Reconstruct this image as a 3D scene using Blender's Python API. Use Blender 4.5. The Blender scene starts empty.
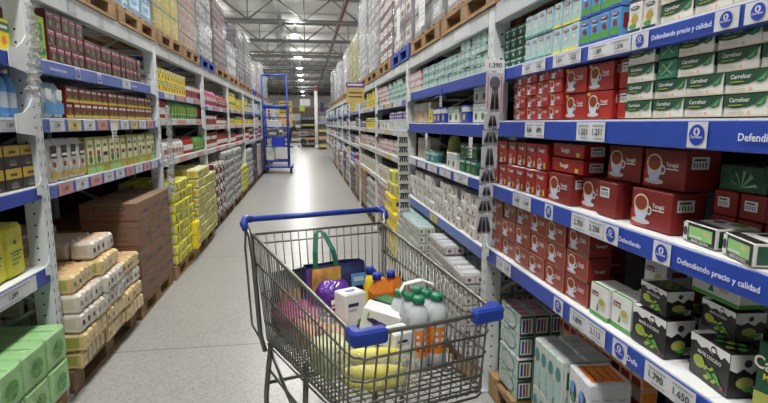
import bpy, bmesh, math, random
from mathutils import Vector, Matrix, noise
random.seed(7)
rnd = random.random
R_ = math.radians
SC = bpy.context.scene
COL = SC.collection
H = 1.5            # camera height
XR = .95           # aisle face of the right-hand rack
XL = -1.33         # aisle face of the left-hand rack
# the racks were measured off in their own units, one unit = SR (right) or SL (left) metres,
# heights counted from the eye-level line at 1.5 m
SR = .9223; SL = .8867; PS = .886
def sc(side): return SR if side=='R' else SL
def zz_(side, z): return 1.5+(z-1.5)*sc(side)

# ------------------------------------------------------------------ materials
_M = {}
def mat(name, col=(.8,.8,.8), rough=.45, metal=0., var=.07, scale=14., bump=0., bscale=40., coat=0., alpha=None, spec=.5, emis=0., rand=.05, trans=0.):
    if name in _M: return _M[name]
    m = bpy.data.materials.new(name); m.use_nodes = True
    nt = m.node_tree; N = nt.nodes; L = nt.links
    b = N['Principled BSDF']
    b.inputs['Roughness'].default_value = rough
    b.inputs['Metallic'].default_value = metal
    b.inputs['Specular IOR Level'].default_value = spec
    if coat: b.inputs['Coat Weight'].default_value = coat; b.inputs['Coat Roughness'].default_value = .12
    if trans: b.inputs['Transmission Weight'].default_value = trans; b.inputs['IOR'].default_value = 1.2
    tc = N.new('ShaderNodeTexCoord')
    nz = N.new('ShaderNodeTexNoise'); nz.inputs['Scale'].default_value = scale; nz.inputs['Detail'].default_value = 3
    L.new(tc.outputs['Object'], nz.inputs['Vector'])
    hsv = N.new('ShaderNodeHueSaturation'); hsv.inputs['Color'].default_value = (*col, 1)
    mr = N.new('ShaderNodeMapRange'); mr.inputs[1].default_value = .3; mr.inputs[2].default_value = .7
    mr.inputs[3].default_value = 1-var; mr.inputs[4].default_value = 1+var
    L.new(nz.outputs['Fac'], mr.inputs[0])
    if rand:
        oi = N.new('ShaderNodeObjectInfo')
        mr2 = N.new('ShaderNodeMapRange'); mr2.inputs[3].default_value = 1-rand; mr2.inputs[4].default_value = 1+rand
        L.new(oi.outputs['Random'], mr2.inputs[0])
        mu = N.new('ShaderNodeMath'); mu.operation = 'MULTIPLY'
        L.new(mr.outputs[0], mu.inputs[0]); L.new(mr2.outputs[0], mu.inputs[1])
        L.new(mu.outputs[0], hsv.inputs['Value'])
    else:
        L.new(mr.outputs[0], hsv.inputs['Value'])
    L.new(hsv.outputs[0], b.inputs['Base Color'])
    if bump:
        bz = N.new('ShaderNodeTexNoise'); bz.inputs['Scale'].default_value = bscale; bz.inputs['Detail'].default_value = 2; bz.inputs['Distortion'].default_value = 1.2
        L.new(tc.outputs['Object'], bz.inputs['Vector'])
        bp = N.new('ShaderNodeBump'); bp.inputs['Strength'].default_value = bump; bp.inputs['Distance'].default_value = .02
        L.new(bz.outputs['Fac'], bp.inputs['Height']); L.new(bp.outputs[0], b.inputs['Normal'])
    if emis:
        b.inputs['Emission Color'].default_value = (*col, 1); b.inputs['Emission Strength'].default_value = emis
    if alpha is not None: b.inputs['Alpha'].default_value = alpha
    _M[name] = m
    return m

def film(name, tint=(.40,.41,.43), lo=.02, hi=.34, scale=9., bump=.8):
    """crinkled cling film: mostly see-through, glossy folds"""
    if name in _M: return _M[name]
    m = bpy.data.materials.new(name); m.use_nodes = True
    nt = m.node_tree; N = nt.nodes; L = nt.links
    b = N['Principled BSDF']; b.inputs['Base Color'].default_value = (*tint, 1); b.inputs['Roughness'].default_value = .18
    tc = N.new('ShaderNodeTexCoord'); mp = N.new('ShaderNodeMapping'); mp.inputs['Scale'].default_value = (1.6, 1.6, .5)
    nz = N.new('ShaderNodeTexNoise'); nz.inputs['Scale'].default_value = scale; nz.inputs['Detail'].default_value = 4; nz.inputs['Distortion'].default_value = 2
    L.new(tc.outputs['Object'], mp.inputs[0]); L.new(mp.outputs[0], nz.inputs['Vector'])
    mr = N.new('ShaderNodeMapRange'); mr.inputs[1].default_value = .42; mr.inputs[2].default_value = .68; mr.inputs[3].default_value = lo; mr.inputs[4].default_value = hi
    L.new(nz.outputs['Fac'], mr.inputs[0]); L.new(mr.outputs[0], b.inputs['Alpha'])
    bp = N.new('ShaderNodeBump'); bp.inputs['Strength'].default_value = bump; bp.inputs['Distance'].default_value = .04
    L.new(nz.outputs['Fac'], bp.inputs['Height']); L.new(bp.outputs[0], b.inputs['Normal'])
    _M[name] = m
    return m

C = dict(
 white=(.72,.72,.71), offwhite=(.70,.69,.64), paper=(.74,.75,.76), ink=(.03,.03,.035), red=(.33,.022,.018), dred=(.19,.015,.014), brick=(.24,.025,.02),
 maroon=(.10,.014,.02), blue=(.012,.045,.42), lblue=(.10,.30,.62), sky=(.45,.62,.70), navy=(.012,.02,.09), teal=(.05,.22,.20), mint=(.38,.56,.52),
 green=(.03,.17,.05), dgreen=(.012,.065,.035), bgreen=(.07,.30,.045), lime=(.28,.38,.04), yellow=(.80,.66,.03), gold=(.55,.38,.05), cream=(.72,.66,.48),
 olive=(.36,.38,.08), beige=(.56,.50,.38), orange=(.75,.22,.03), kraft=(.30,.18,.10), dkraft=(.17,.10,.06), grey=(.38,.39,.40), dgrey=(.10,.10,.11),
 black=(.014,.014,.016), pink=(.62,.10,.25), purple=(.13,.03,.28), tea=(.22,.035,.012), pblue=(.55,.62,.74), wood=(.42,.27,.13), tan=(.50,.36,.20),
 silver=(.55,.56,.58), peach=(.72,.42,.26), lgreen=(.28,.56,.20), film_green=(.20,.40,.26), brown=(.10,.05,.03))
def c(name, **k):
    return mat(name, C[name], **k)

# ------------------------------------------------------------------ mesh builder
_T = {}
def text2d(s):
    """triangulated glyph outlines of a word, height of capitals = 1, starting at x=0"""
    if s in _T: return _T[s]
    cu = bpy.data.curves.new('t', 'FONT'); cu.body = s; cu.size = 1; cu.offset = .018; cu.resolution_u = 2
    o = bpy.data.objects.new('t', cu); COL.objects.link(o)
    dg = bpy.context.evaluated_depsgraph_get()
    me = o.evaluated_get(dg).to_mesh()
    vs = [v.co.copy() for v in me.vertices]; fs = [tuple(p.vertices) for p in me.polygons]
    o.evaluated_get(dg).to_mesh_clear()
    bpy.data.objects.remove(o); bpy.data.curves.remove(cu)
    k = 1/.73
    x0 = min(v.x for v in vs); x1 = max(v.x for v in vs)
    r = ([((v.x-x0)*k, v.y*k) for v in vs], fs, (x1-x0)*k)
    _T[s] = r
    return r

class MB:
    def __init__(s): s.v=[]; s.f=[]; s.m=[]; s.mats=[]; s.smooth=[]
    def mi(s, m):
        if isinstance(m, str): m = c(m)
        if m not in s.mats: s.mats.append(m)
        return s.mats.index(m)
    def add(s, vs, fs, m, smooth=False):
        n = len(s.v); s.v += [tuple(v) for v in vs]; k = s.mi(m)
        for f in fs: s.f.append(tuple(i+n for i in f)); s.m.append(k); s.smooth.append(smooth)
        return s
    def box(s, x0,y0,z0,x1,y1,z1, m, bev=0., M=None):
        if bev:
            bm = bmesh.new(); bmesh.ops.create_cube(bm, size=1)
            for v in bm.verts: v.co = Vector(((x0+x1)/2+v.co.x*(x1-x0), (y0+y1)/2+v.co.y*(y1-y0), (z0+z1)/2+v.co.z*(z1-z0)))
            bmesh.ops.bevel(bm, geom=bm.edges[:], offset=bev, segments=1, affect='EDGES')
            bm.verts.index_update()
            vs = [v.co.copy() for v in bm.verts]; fs = [tuple(v.index for v in f.verts) for f in bm.faces]; bm.free()
        else:
            vs = [Vector(p) for p in ((x0,y0,z0),(x1,y0,z0),(x1,y1,z0),(x0,y1,z0),(x0,y0,z1),(x1,y0,z1),(x1,y1,z1),(x0,y1,z1))]
            fs = [(0,3,2,1),(4,5,6,7),(0,1,5,4),(1,2,6,5),(2,3,7,6),(3,0,4,7)]
        if M: vs = [M @ v for v in vs]
        return s.add(vs, fs, m)
    def quad(s, a,b,c_,d, m): return s.add([a,b,c_,d], [(0,1,2,3)], m)
    def tube(s, pts, r, m, n=6, cap=True, closed=False):
        pts = [Vector(p) for p in pts]; k = len(pts); vs=[]; fs=[]
        t0 = (pts[1]-pts[0]).normalized(); up = Vector((0,0,1)) if abs(t0.z)<.9 else Vector((1,0,0))
        a = t0.cross(up).normalized()
        rr = r if isinstance(r, (list,tuple)) else [r]*k
        for i,p in enumerate(pts):
            if closed: t = (pts[(i+1)%k]-pts[i-1]).normalized()
            else: t = ((pts[min(i+1,k-1)]-pts[max(i-1,0)])).normalized()
            a = (a - t*a.dot(t)).normalized(); b = t.cross(a)
            for j in range(n):
                an = 2*math.pi*j/n; vs.append(p + (a*math.cos(an)+b*math.sin(an))*rr[i])
        for i in range(k if closed else k-1):
            for j in range(n):
                A=i*n+j; B=i*n+(j+1)%n; i2=(i+1)%k
                fs.append((A,B,i2*n+(j+1)%n,i2*n+j))
        if cap and not closed:
            fs.append(tuple(range(n))[::-1]); fs.append(tuple(range((k-1)*n,k*n)))
        return s.add(vs, fs, m, True)
    def lathe(s, prof, m, n=12, o=(0,0,0), cap=True, M=None, sx=1, sy=1):
        vs=[]; fs=[]; k=len(prof)
        for (r,z) in prof:
            for j in range(n):
                a=2*math.pi*j/n; p=Vector((r*math.cos(a)*sx, r*math.sin(a)*sy, z))
                if M: p = M @ p
                vs.append(p+Vector(o))
        for i in range(k-1):
            for j in range(n): fs.append((i*n+j,i*n+(j+1)%n,(i+1)*n+(j+1)%n,(i+1)*n+j))
        if cap: fs.append(tuple(range(n))[::-1]); fs.append(tuple(range((k-1)*n,k*n)))
        return s.add(vs, fs, m, True)
    def text(s, o, u, v, string, h, m, center=True):
        """lettering on a plane: o = baseline origin, u/v unit vectors"""
        P,F,w = text2d(string); o=Vector(o); u=Vector(u); v=Vector(v)
        if center: o = o - u*(w*h/2)
        return s.add([o+u*(x*h)+v*(y*h) for x,y in P], F, m)
    def disc(s, o, u, v, ru, rv, m, n=16, a0=0, a1=2*math.pi):
        o=Vector(o); u=Vector(u); v=Vector(v)
        full = abs(a1-a0-2*math.pi)<1e-6
        vs=[o+u*(ru*math.cos(a0+(a1-a0)*j/(n if full else n-1)))+v*(rv*math.sin(a0+(a1-a0)*j/(n if full else n-1))) for j in range(n)]
        return s.add(vs, [tuple(range(n))], m)
    def mesh(s, name):
        me = bpy.data.meshes.new(name); me.from_pydata(s.v, [], s.f); me.update()
        for m in s.mats: me.materials.append(m)
        me.polygons.foreach_set('material_index', s.m); me.polygons.foreach_set('use_smooth', s.smooth)
        return me
    def build(s, name, parent=None, loc=None, rz=0, **tags):
        """one mesh object; with a parent its vertices are given in world coordinates of the parent's frame"""
        me = s.mesh(name)
        if parent is None and loc is None:
            xs=[v[0] for v in s.v]; ys=[v[1] for v in s.v]; zs=[v[2] for v in s.v]
            loc = Vector(((min(xs)+max(xs))/2,(min(ys)+max(ys))/2,min(zs)))
            me.transform(Matrix.Translation(-loc))
        o = bpy.data.objects.new(name, me); COL.objects.link(o)
        if parent is not None:
            o.parent = parent; INV[o.name] = INV[parent.name]
            if s.world: me.transform(INV[parent.name])
        else: o.location = loc; o.rotation_euler = (0,0,rz)
        for k,v in tags.items(): o[k]=v
        return o
    world = True
INV = {}
def thing(name, label, category, loc=(0,0,0), rz=0, group=None, **k):
    o = bpy.data.objects.new(name, None); o.empty_display_size=.1; COL.objects.link(o)
    o.location = loc; o.rotation_euler = (0,0,rz); o['label']=label; o['category']=category
    if group: o['group']=group
    INV[o.name] = (Matrix.Translation(Vector(loc)) @ Matrix.Rotation(rz,4,'Z')).inverted()
    return o
def LMB():
    b = MB(); b.world = False; return b
def structure(name, b):
    o = b.build(name); o['kind']='structure'; return o
def copy_tree(o, loc, rz=None, label=None, group=None):
    r = o.copy(); COL.objects.link(r); r.location = loc
    if rz is not None: r.rotation_euler = (0,0,rz)
    if label: r['label']=label
    if group: r['group']=group
    for ch in list(o.children):
        d = ch.copy(); COL.objects.link(d); d.parent = r
        for g in list(ch.children):
            e = g.copy(); COL.objects.link(e); e.parent = d
    return r

# ------------------------------------------------------------------ product kinds (front faces local -Y)
class Pack(MB):
    world = False
    def __init__(s, w, d, h, body, bev=.0015, **k):
        super().__init__(); s.w,s.d,s.h=w,d,h
        s.box(-w/2,-d/2,0,w/2,d/2,h, body, bev)
        s.e=.0008
    def fr(s, face):
        w,d,h,e=s.w,s.d,s.h,s.e
        return {'F':(Vector((-w/2,-d/2-e,0)),Vector((1,0,0)),Vector((0,0,1)),w,h),
                'R':(Vector((w/2+e,-d/2,0)),Vector((0,1,0)),Vector((0,0,1)),d,h),
                'L':(Vector((-w/2-e,d/2,0)),Vector((0,-1,0)),Vector((0,0,1)),d,h),
                'T':(Vector((-w/2,-d/2,h+e)),Vector((1,0,0)),Vector((0,1,0)),w,d)}[face]
    def r(s, face,u0,v0,u1,v1,m,lift=0):
        o,u,v,W,Hh=s.fr(face); n=u.cross(v)*lift*.0006
        p=lambda a,b:o+u*(a*W)+v*(b*Hh)+n
        s.quad(p(u0,v0),p(u1,v0),p(u1,v1),p(u0,v1),m); return s
    def poly(s, face, pts, m, lift=0):
        o,u,v,W,Hh=s.fr(face); n=u.cross(v)*lift*.0006
        s.add([o+u*(a*W)+v*(b*Hh)+n for a,b in pts],[tuple(range(len(pts)))],m); return s
    def el(s, face,cu,cv,ru,rv,m,lift=1,a0=0,a1=2*math.pi,n=14):
        o,u,v,W,Hh=s.fr(face); nn=u.cross(v)*lift*.0006
        s.disc(o+u*(cu*W)+v*(cv*Hh)+nn,u,v,ru,rv,m,n,a0,a1); return s
    def t(s, face,cu,cv,hgt,string,m,lift=2,tilt=0):
        o,u,v,W,Hh=s.fr(face); nn=u.cross(v)*lift*.0006
        if tilt:
            q=Matrix.Rotation(tilt,3,u.cross(v)); u2=q@u; v2=q@v
        else: u2,v2=u,v
        s.text(o+u*(cu*W)+v*(cv*Hh)+nn,u2,v2,string,hgt,m); return s
    def label_code(s, face,u,v,w,h):
        s.r(face,u,v,u+w,v+h,'white',1)
        for i in range(5): s.r(face,u+w*(.1+.17*i),v+h*.15,u+w*(.17+.17*i),v+h*.55,'ink',2)
        s.r(face,u+w*.1,v+h*.68,u+w*.8,v+h*.85,'dgreen',2)
        return s
def cup(p, face, cu, cv, r):
    """a white cup of tea on its saucer"""
    p.el(face,cu,cv-r*1.62/p.h,r*1.25,r*.26,'silver',1)
    p.poly(face,[(cu-r*.98/p.w,cv),(cu-r*.85/p.w,cv-r*.9/p.h),(cu-r*.45/p.w,cv-r*1.6/p.h),(cu+r*.45/p.w,cv-r*1.6/p.h),(cu+r*.85/p.w,cv-r*.9/p.h),(cu+r*.98/p.w,cv)],'pblue',2)
    p.el(face,cu+r*1.05/p.w,cv-r*.55/p.h,r*.36,r*.42,'pblue',1.5); p.el(face,cu+r*1.05/p.w,cv-r*.55/p.h,r*.2,r*.25,'dred',1.8)
    p.el(face,cu,cv,r,r*.80,'cream',3)
    p.el(face,cu,cv,r*.84,r*.66,'tea',4)
K = {}
def kind(name, oname, category, p, k=PS):
    me = p.mesh(oname); me.transform(Matrix.Scale(k,4)); K[name] = (me, oname, category, (p.w,p.d,p.h)); return K[name]

# small, large, and tall red tea boxes with a cup
def tea_box(w,d,h,body='brick',r=None,strip=True,side=None,code=False,ts=.16,brown=False):
    p=Pack(w,d,h,c(body,rough=.32)); r=r or h*.26
    if brown:
        for (a,b,c_,d_) in ((0,0,.03,1),(.97,0,1,1),(0,0,1,.04),(0,.96,1,1)): p.r('F',a,b,c_,d_,'kraft',0)
    p.poly('F',[(.0,.0),(.42,.0),(.30,.35),(.0,.45)],'red',.5)
    cup(p,'F',.27,.64,r)
    p.t('F',.70,.58,h*ts,'Taragüi','white'); p.r('F',.56,.50,.84,.53,'white',1)
    if strip: p.r('F',.0,.86,.14,1,'gold',1)
    if not code: p.t('R',.5,.4,h*.12,'Taragüi','white')
    p.r('T',.1,.2,.9,.8,'dred',0)
    if code: p.label_code('R',.15,.55,.5,.30)
    return p
kind('tea_s','tea_box','tea box',tea_box(.115,.07,.056,'red',r=.018,ts=.16))
kind('tea_m','tea_box','tea box',tea_box(.165,.09,.102,'red',r=.031,code=True,ts=.11))
kind('tea_cup','tea_box','tea box',tea_box(.172,.10,.100,'brick',r=.030,strip=False,ts=.11,brown=True))
kind('tea_l','tea_box','tea box',tea_box(.195,.12,.128,'dred',r=.038,strip=False,code=True,ts=.105))
p=Pack(.112,.09,.122,mat('red_film',(.27,.014,.015),rough=.22,bump=.25,bscale=25),.004)
p.r('F',.0,.80,1,.84,'dred',0); p.t('F',.5,.70,.016,'Taragüi','white'); cup(p,'F',.35,.32,.02); p.r('F',.75,.08,.9,.3,'gold',1)
p.r('T',.06,.1,.94,.9,'red',0)
kind('tea_tall','tea_pack','tea pack',p)
p=Pack(.26,.10,.062,mat('red_film',(.36,.012,.015)),.004); p.t('F',.42,.38,.018,'Taragüi','white'); p.r('F',.78,.12,.88,.4,'gold',1); p.label_code('R',.3,.2,.6,.6)
p.r('F',.0,.9,1,.95,'dred',0)
kind('tea_long','tea_pack','tea pack',p)
# store-brand green-and-white tea box
def cf_box(w,d,h,wrap=False):
    p=Pack(w,d,h,c('offwhite',rough=.4))
    p.r('F',0,.0,1,.07,'beige',0)
    p.poly('F',[(0,1),(1,1),(1,.93),(.80,.60),(.55,.42),(.25,.38),(0,.46)],'dgreen',1)
    p.poly('F',[(.70,.50),(.80,.70),(.97,.92),(.94,.55),(.80,.42)],'bgreen' if False else 'green',2)
    p.poly('F',[(.74,.50),(.86,.64),(.93,.84),(.88,.56)],'film_green',3)
    p.t('F',.37,.66,h*.20,'Carrefour','white',3); p.r('F',.12,.49,.45,.54,'lime',3)
    p.el('F',.6,.18,h*.085,h*.085,'peach',1); p.r('F',.12,.16,.5,.2,'beige',1); p.r('F',.12,.26,.42,.29,'beige',1)
    p.r('R',0,.4,1,1,'dgreen',1);  p.r('L',0,.4,1,1,'dgreen',1)
    p.r('T',0,0,1,1,'dgreen',0)
    if wrap: p.box(-w/2+.0,-d/2-.004,-.0,w/2+.003,d/2+.003,h,film('green_film',(.12,.45,.28),.35,.7))
    return p
kind('cf','green_tea_box','tea box',cf_box(.132,.075,.0555))
p=Pack(.085,.078,.0585,mat('greenfilm_solid',(.05,.22,.13),rough=.18,bump=.5,bscale=30),.003)
p.poly('F',[(.25,.2),(.5,.45),(.75,.2),(.8,.25),(.55,.5),(.8,.8),(.7,.85),(.5,.58),(.3,.85),(.2,.8),(.45,.5),(.2,.25)],'film_green',1)
kind('cf_wrap','tea_box','tea box',p)
# tall cartons on the top shelf
def carton(w,d,h,body,foot,logo='red',pic='bgreen',blob='olive'):
    p=Pack(w,d,h,c(body,rough=.4))
    p.r('F',0,0,1,.10,foot,1); p.poly('F',[(0,.1),(1,.1),(1,.30),(.6,.42),(.3,.34),(0,.40)],pic,1)
    p.el('F',.5,.82,w*.36,h*.055,logo,2); p.r('F',.28,.80,.72,.835,'white',3)
    p.el('F',.55,.50,w*.20,h*.10,blob,2); p.r('F',.2,.66,.8,.69,'white',2)
    p.r('R',.2,.3,.8,.8,blob,1)
    return p
kind('cart_pale','infusion_box','infusion box',carton(.064,.06,.104,'sky','teal','red','mint','cream'))
kind('cart_yel','infusion_box','infusion box',carton(.068,.06,.104,'sky','yellow','red','mint','cream'))
kind('cart_blue','infusion_box','infusion box',carton(.062,.06,.101,'lblue','blue','red','bgreen','brick'))
p=carton(.066,.06,.094,'offwhite','navy','navy','offwhite','olive')
for i in range(8):
    a=i*math.pi/4; p.el('F',.5+.15*math.cos(a),.42+.10*math.sin(a),.006,.006,'gold',3,n=8)
p.el('F',.5,.42,.006,.006,'gold',4,n=8); p.el('F',.4,.2,.02,.008,'bgreen',3,n=8)
kind('chamo','infusion_box','infusion box',p)
class Lumps(MB):
    world=False
    def __init__(s,w,d,h,nx,ny,nz,body,top=None,front=None,bev=.010,seed=1,j=.003,vary=None,side=None):
        super().__init__(); s.w,s.d,s.h=w,d,h; rr=random.Random(seed); cw,cd,ch=w/nx,d/ny,h/nz
        for i in range(nx):
            for k in range(ny):
                for l in range(nz):
                    q=lambda:rr.uniform(-j,j)
                    x0=-w/2+i*cw; y0=-d/2+k*cd; z0=l*ch
                    bb=vary[(i+k+l)%len(vary)] if vary else body
                    X0,X1,Y0,Y1,Z1=x0+q()*.5+.001,x0+cw+q()*.5-.001,y0+q()+.001,y0+cd+q()-.001,z0+ch+min(0,q())
                    s.box(X0,Y0,z0,X1,Y1,Z1,bb,min(bev,cw*.3,ch*.3,cd*.3)); m=.24
                    if front and k==0: 
                        for (a,b_,c2,d_,mm) in front: s.quad((X0+cw*a,Y0-.0008,z0+ch*b_),(X0+cw*c2,Y0-.0008,z0+ch*b_),(X0+cw*c2,Y0-.0008,z0+ch*d_),(X0+cw*a,Y0-.0008,z0+ch*d_),mm)
                    if top and l==nz-1: s.quad((X0+cw*m,Y0+cd*.16,Z1+.0008),(X1-cw*m,Y0+cd*.16,Z1+.0008),(X1-cw*m,Y1-cd*.16,Z1+.0008),(X0+cw*m,Y1-cd*.16,Z1+.0008),top)
                    if side and i in(0,nx-1):
                        xx=X0-.0008 if i==0 else X1+.0008; f=1 if i else -1
                        P=[(xx,Y0+cd*.22,z0+ch*.25),(xx,Y1-cd*.22,z0+ch*.25),(xx,Y1-cd*.22,z0+ch*.78),(xx,Y0+cd*.22,z0+ch*.78)]
                        s.quad(*(P if i else P[::-1]),side)
# small patterned cubes
def small(w,d,h,body,band,mark,title=None,top=None,rough=.4):
    p=Pack(w,d,h,c(body,rough=rough) if isinstance(body,str) else body)
    p.r('F',0,.62,1,.90,band,1); p.el('F',.5,.32,min(w,h)*.22,min(w,h)*.2,mark,1,n=10)
    p.r('F',.15,.70,.85,.80,'white',2); p.r('R',.0,.62,1,.9,band,1); p.r('L',.0,.62,1,.9,band,1)
    p.r('T',.1,.25,.9,.75,top or band,1)
    return p
kind('teal_s','herbal_tea_box','tea box',small(.10,.07,.058,'mint','teal','white'))
kind('tealdark','tea_box','tea box',small(.08,.07,.052,'dgreen','teal','mint'))
kind('pink_s','herbal_tea_box','tea box',small(.10,.07,.058,'offwhite','pink','mint'))
kind('milk','sugar_carton','small carton',small(.105,.07,.070,'offwhite','white','brick',top='offwhite'))
# mate cocido boxes, black with leaves
def mate(w,d,h):
    p=Pack(w,d,h,c('black',rough=.35))
    p.poly('F',[(0,1),(1,1),(1,.80),(.88,.86),(.8,.76),(.7,.84),(.6,.74),(.45,.84),(.3,.75),(.15,.85),(0,.78)],'white',1)
    p.el('F',.62,.86,h*.105,h*.105,'ink',2); p.el('F',.62,.86,h*.075,h*.05,'white',3); 
    p.t('F',.52,.60,h*.085,'MATE COCIDO','white',2)
    p.el('F',.27,.40,w*.15,h*.15,'olive',2); p.el('F',.27,.42,w*.12,h*.105,'lime',3)
    for i,(a,b,q) in enumerate(((.45,.35,.3),(.56,.24,-.3),(.6,.40,.5),(.70,.30,0),(.50,.15,.2),(.78,.22,-.5),(.68,.16,.4),(.42,.22,1.0))):
        o=.09; ca,sa=math.cos(q),math.sin(q)
        p.poly('F',[(a-o*ca,b-o*sa),(a+.03*sa,b+.07*ca),(a+o*ca,b+o*sa),(a-.03*sa,b-.07*ca)],'bgreen' if i%2 else 'lime',3)
    p.el('F',.88,.13,h*.05,h*.05,'brick',3)
    p.poly('R',[(0,1),(1,1),(1,.62),(.8,.7),(.62,.55),(.4,.68),(.2,.58),(0,.66)],'white',1); p.el('R',.5,.80,h*.09,h*.09,'ink',2)
    p.el('R',.45,.35,d*.25,h*.14,'olive',2); p.el('R',.6,.2,d*.2,h*.06,'bgreen',3); p.label_code('R',.68,.08,.26,.2)
    p.r('T',.0,0,.16,1,'white',1)
    for i in range(7): p.el('T',.3+.09*i,.5+.25*math.sin(i*2.1),w*.07,d*.12,'lime' if i%2 else 'bgreen',2,n=8)
    return p
kind('mate','mate_box','mate tea box',mate(.165,.10,.125))
kind('mate_s','mate_box','mate tea box',mate(.135,.09,.085))
# white infusion box with cup and green foot
def wht(w,d,h):
    p=Pack(w,d,h,c('white',rough=.4)); p.r('F',0,0,1,.12,'bgreen',1)
    p.r('F',.10,.64,.48,.78,'dred',1); p.t('F',.29,.675,h*.08,'Taragüi','white',2)
    p.el('F',.70,.34,h*.20,h*.07,'silver',1); p.el('F',.68,.47,h*.19,h*.17,'beige',2); p.el('F',.68,.52,h*.15,h*.10,'olive',3)
    p.poly('F',[(.38,.2),(.46,.45),(.5,.2)],'green',1)
    p.r('R',0,0,1,.12,'bgreen',1); p.r('R',.2,.6,.8,.76,'dred',1); p.r('L',0,0,1,.12,'bgreen',1)
    p.r('T',0,0,1,.1,'bgreen',1)
    return p
kind('wht','infusion_box','infusion box',wht(.115,.10,.125))
kind('wht_l','infusion_box','infusion box',wht(.19,.10,.105))
p=Pack(.22,.11,.20,c('dgreen'),.002); p.r('F',0,0,1,.04,'beige',1); p.t('F',.40,.66,.034,'Carrefour','cream',2); p.t('F',.38,.53,.018,'Mate cocido','yellow',2)
p.poly('F',[(0,.04),(1,.04),(1,.30),(.5,.42),(0,.34)],'olive',1); p.r('T',.05,.1,.95,.9,'green',1)
kind('cf_big','mate_box','mate tea box',p)
p=Pack(.14,.155,.058,c('offwhite'),.0015)      # flat box with black rim and green window, lying on its back
p.r('F',.02,.04,.98,.96,'black',1); p.r('F',.17,.22,.90,.82,'lgreen',2); p.r('F',.22,.3,.6,.38,'white',3); p.r('F',.62,.55,.84,.68,'peach',3); p.t('F',.55,.05,.008,'MATE COCIDO','white',3)
p.r('F',.0,.06,.14,.94,'white',3); p.el('F',.07,.5,.010,.014,'ink',4)
p.r('T',.02,.02,.98,.22,'black',1); p.r('T',.04,.3,.96,.96,'white',1); p.el('T',.3,.5,.018,.018,'ink',2); p.el('T',.7,.62,.03,.02,'bgreen',2)
p.r('L',.05,.05,.95,.95,'black',1); p.r('R',.05,.1,.95,.9,'dgreen',1); p.el('R',.5,.5,.03,.018,'lime',2); p.t('R',.25,.4,.014,'M','brick',3)
kind('flat','mate_box','mate tea box',p)
p=Pack(.085,.09,.072,c('dred',rough=.3),.002); p.label_code('F',.2,.35,.5,.4); kind('dk_pack','tea_pack','tea pack',p)
p=Pack(.16,.09,.075,mat('dark_film',(.02,.075,.035),rough=.15,bump=.4,bscale=30),.003)
for i in range(5):
    a=.3+i*.6; p.poly('F',[(.5,.15),(.5+.3*math.cos(a),.15+.7*math.sin(a)),(.56+.3*math.cos(a),.05+.7*math.sin(a))],'film_green',1)
kind('dk_green','tea_pack','tea pack',p)

# left-hand side kinds
p=Pack(.098,.07,.100,c('maroon',rough=.3)); p.r('F',.12,.60,.88,.68,'pink',1); p.r('F',.12,.74,.88,.80,'offwhite',1); p.el('F',.5,.34,.024,.028,'dgrey',1); p.el('F',.5,.26,.014,.014,'bgreen',2); p.r('R',.2,.6,.8,.8,'offwhite',1); p.r('T',.1,.1,.9,.9,'maroon',0)
kind('maroon','tea_box','tea box',p)
p=Pack(.098,.07,.100,c('dred',rough=.3)); p.r('F',.0,.0,1,.2,'gold',1); p.el('F',.5,.48,.03,.026,'brown',1); p.r('F',.15,.70,.85,.86,'offwhite',1); p.el('F',.5,.28,.014,.014,'bgreen',2)
kind('maroon2','tea_box','tea box',p)
p=Pack(.125,.07,.255,c('olive',rough=.4),.003); p.r('F',.12,.25,.88,.92,'cream',1); p.r('F',.3,.50,.7,.62,'brick',2); p.r('F',.25,.72,.75,.80,'bgreen',2); p.el('F',.5,.38,.03,.03,'green',2); p.r('F',0,0,1,.16,'lgreen',1); p.r('L',.1,.1,.9,.9,'cream',1)
kind('yerba','yerba_pack','yerba mate pack',p)
p=Pack(.125,.07,.255,c('olive',rough=.4),.003); p.r('F',.12,.25,.88,.92,'cream',1); p.r('F',.2,.45,.8,.56,'navy',2); p.r('F',.25,.72,.75,.80,'green',2); p.r('F',0,0,1,.12,'gold',1); p.r('L',.1,.1,.9,.9,'cream',1)
kind('yerba2','yerba_pack','yerba mate pack',p)
def softbag(w,d,h,body,deco,seed=0,top=.3):
    """pillow-shaped bag, crimped at the top"""
    b=LMB(); b.w,b.d,b.h=w,d,h; n=16; prof=[(0,.86,.85),(.05,.98,1),(.35,1.02,1.08),(.7,.98,1.0),(.86,.94,.7),(.95,.9,.25),(1,.9,.06)]
    rr=random.Random(seed); vs=[];fs=[];mk=[]
    for i,(t,a,q) in enumerate(prof):
        for j in range(n):
            an=2*math.pi*j/n; ca,sa=math.cos(an),math.sin(an)
            x=abs(ca)**.45*(1 if ca>0 else -1)*w/2*a; y=abs(sa)**.45*(1 if sa>0 else -1)*d/2*q
            vs.append((x+rr.uniform(-.004,.004),y+rr.uniform(-.003,.003),t*h+(rr.uniform(-.004,.004) if 0<i<6 else 0)))
    for i in range(6):
        for j in range(n): fs.append((i*n+j,i*n+(j+1)%n,(i+1)*n+(j+1)%n,(i+1)*n+j))
    fs.append(tuple(range(n))[::-1]); fs.append(tuple(range(6*n,7*n)))
    b.add(vs,fs,body,True)
    y=-d/2*1.10-.004
    for (x0,z0,x1,z1,m) in deco:
        b.quad((x0*w,y,z0*h),(x1*w,y,z0*h),(x1*w,y,z1*h),(x0*w,y,z1*h),m); y-=.0006
    return b
kind('bag_white','sugar_bag','bag',softbag(.125,.08,.26,c('offwhite'),[(-.35,.08,.35,.22,'gold'),(-.3,.55,.3,.85,'black'),(-.16,.34,.16,.46,'brick'),(-.25,.60,.25,.66,'white')],1))
kind('bag_blue','sweetener_bag','bag',softbag(.13,.08,.21,c('sky'),[(-.4,.1,.4,.42,'lblue'),(-.25,.5,.3,.8,'white')],2))
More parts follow.
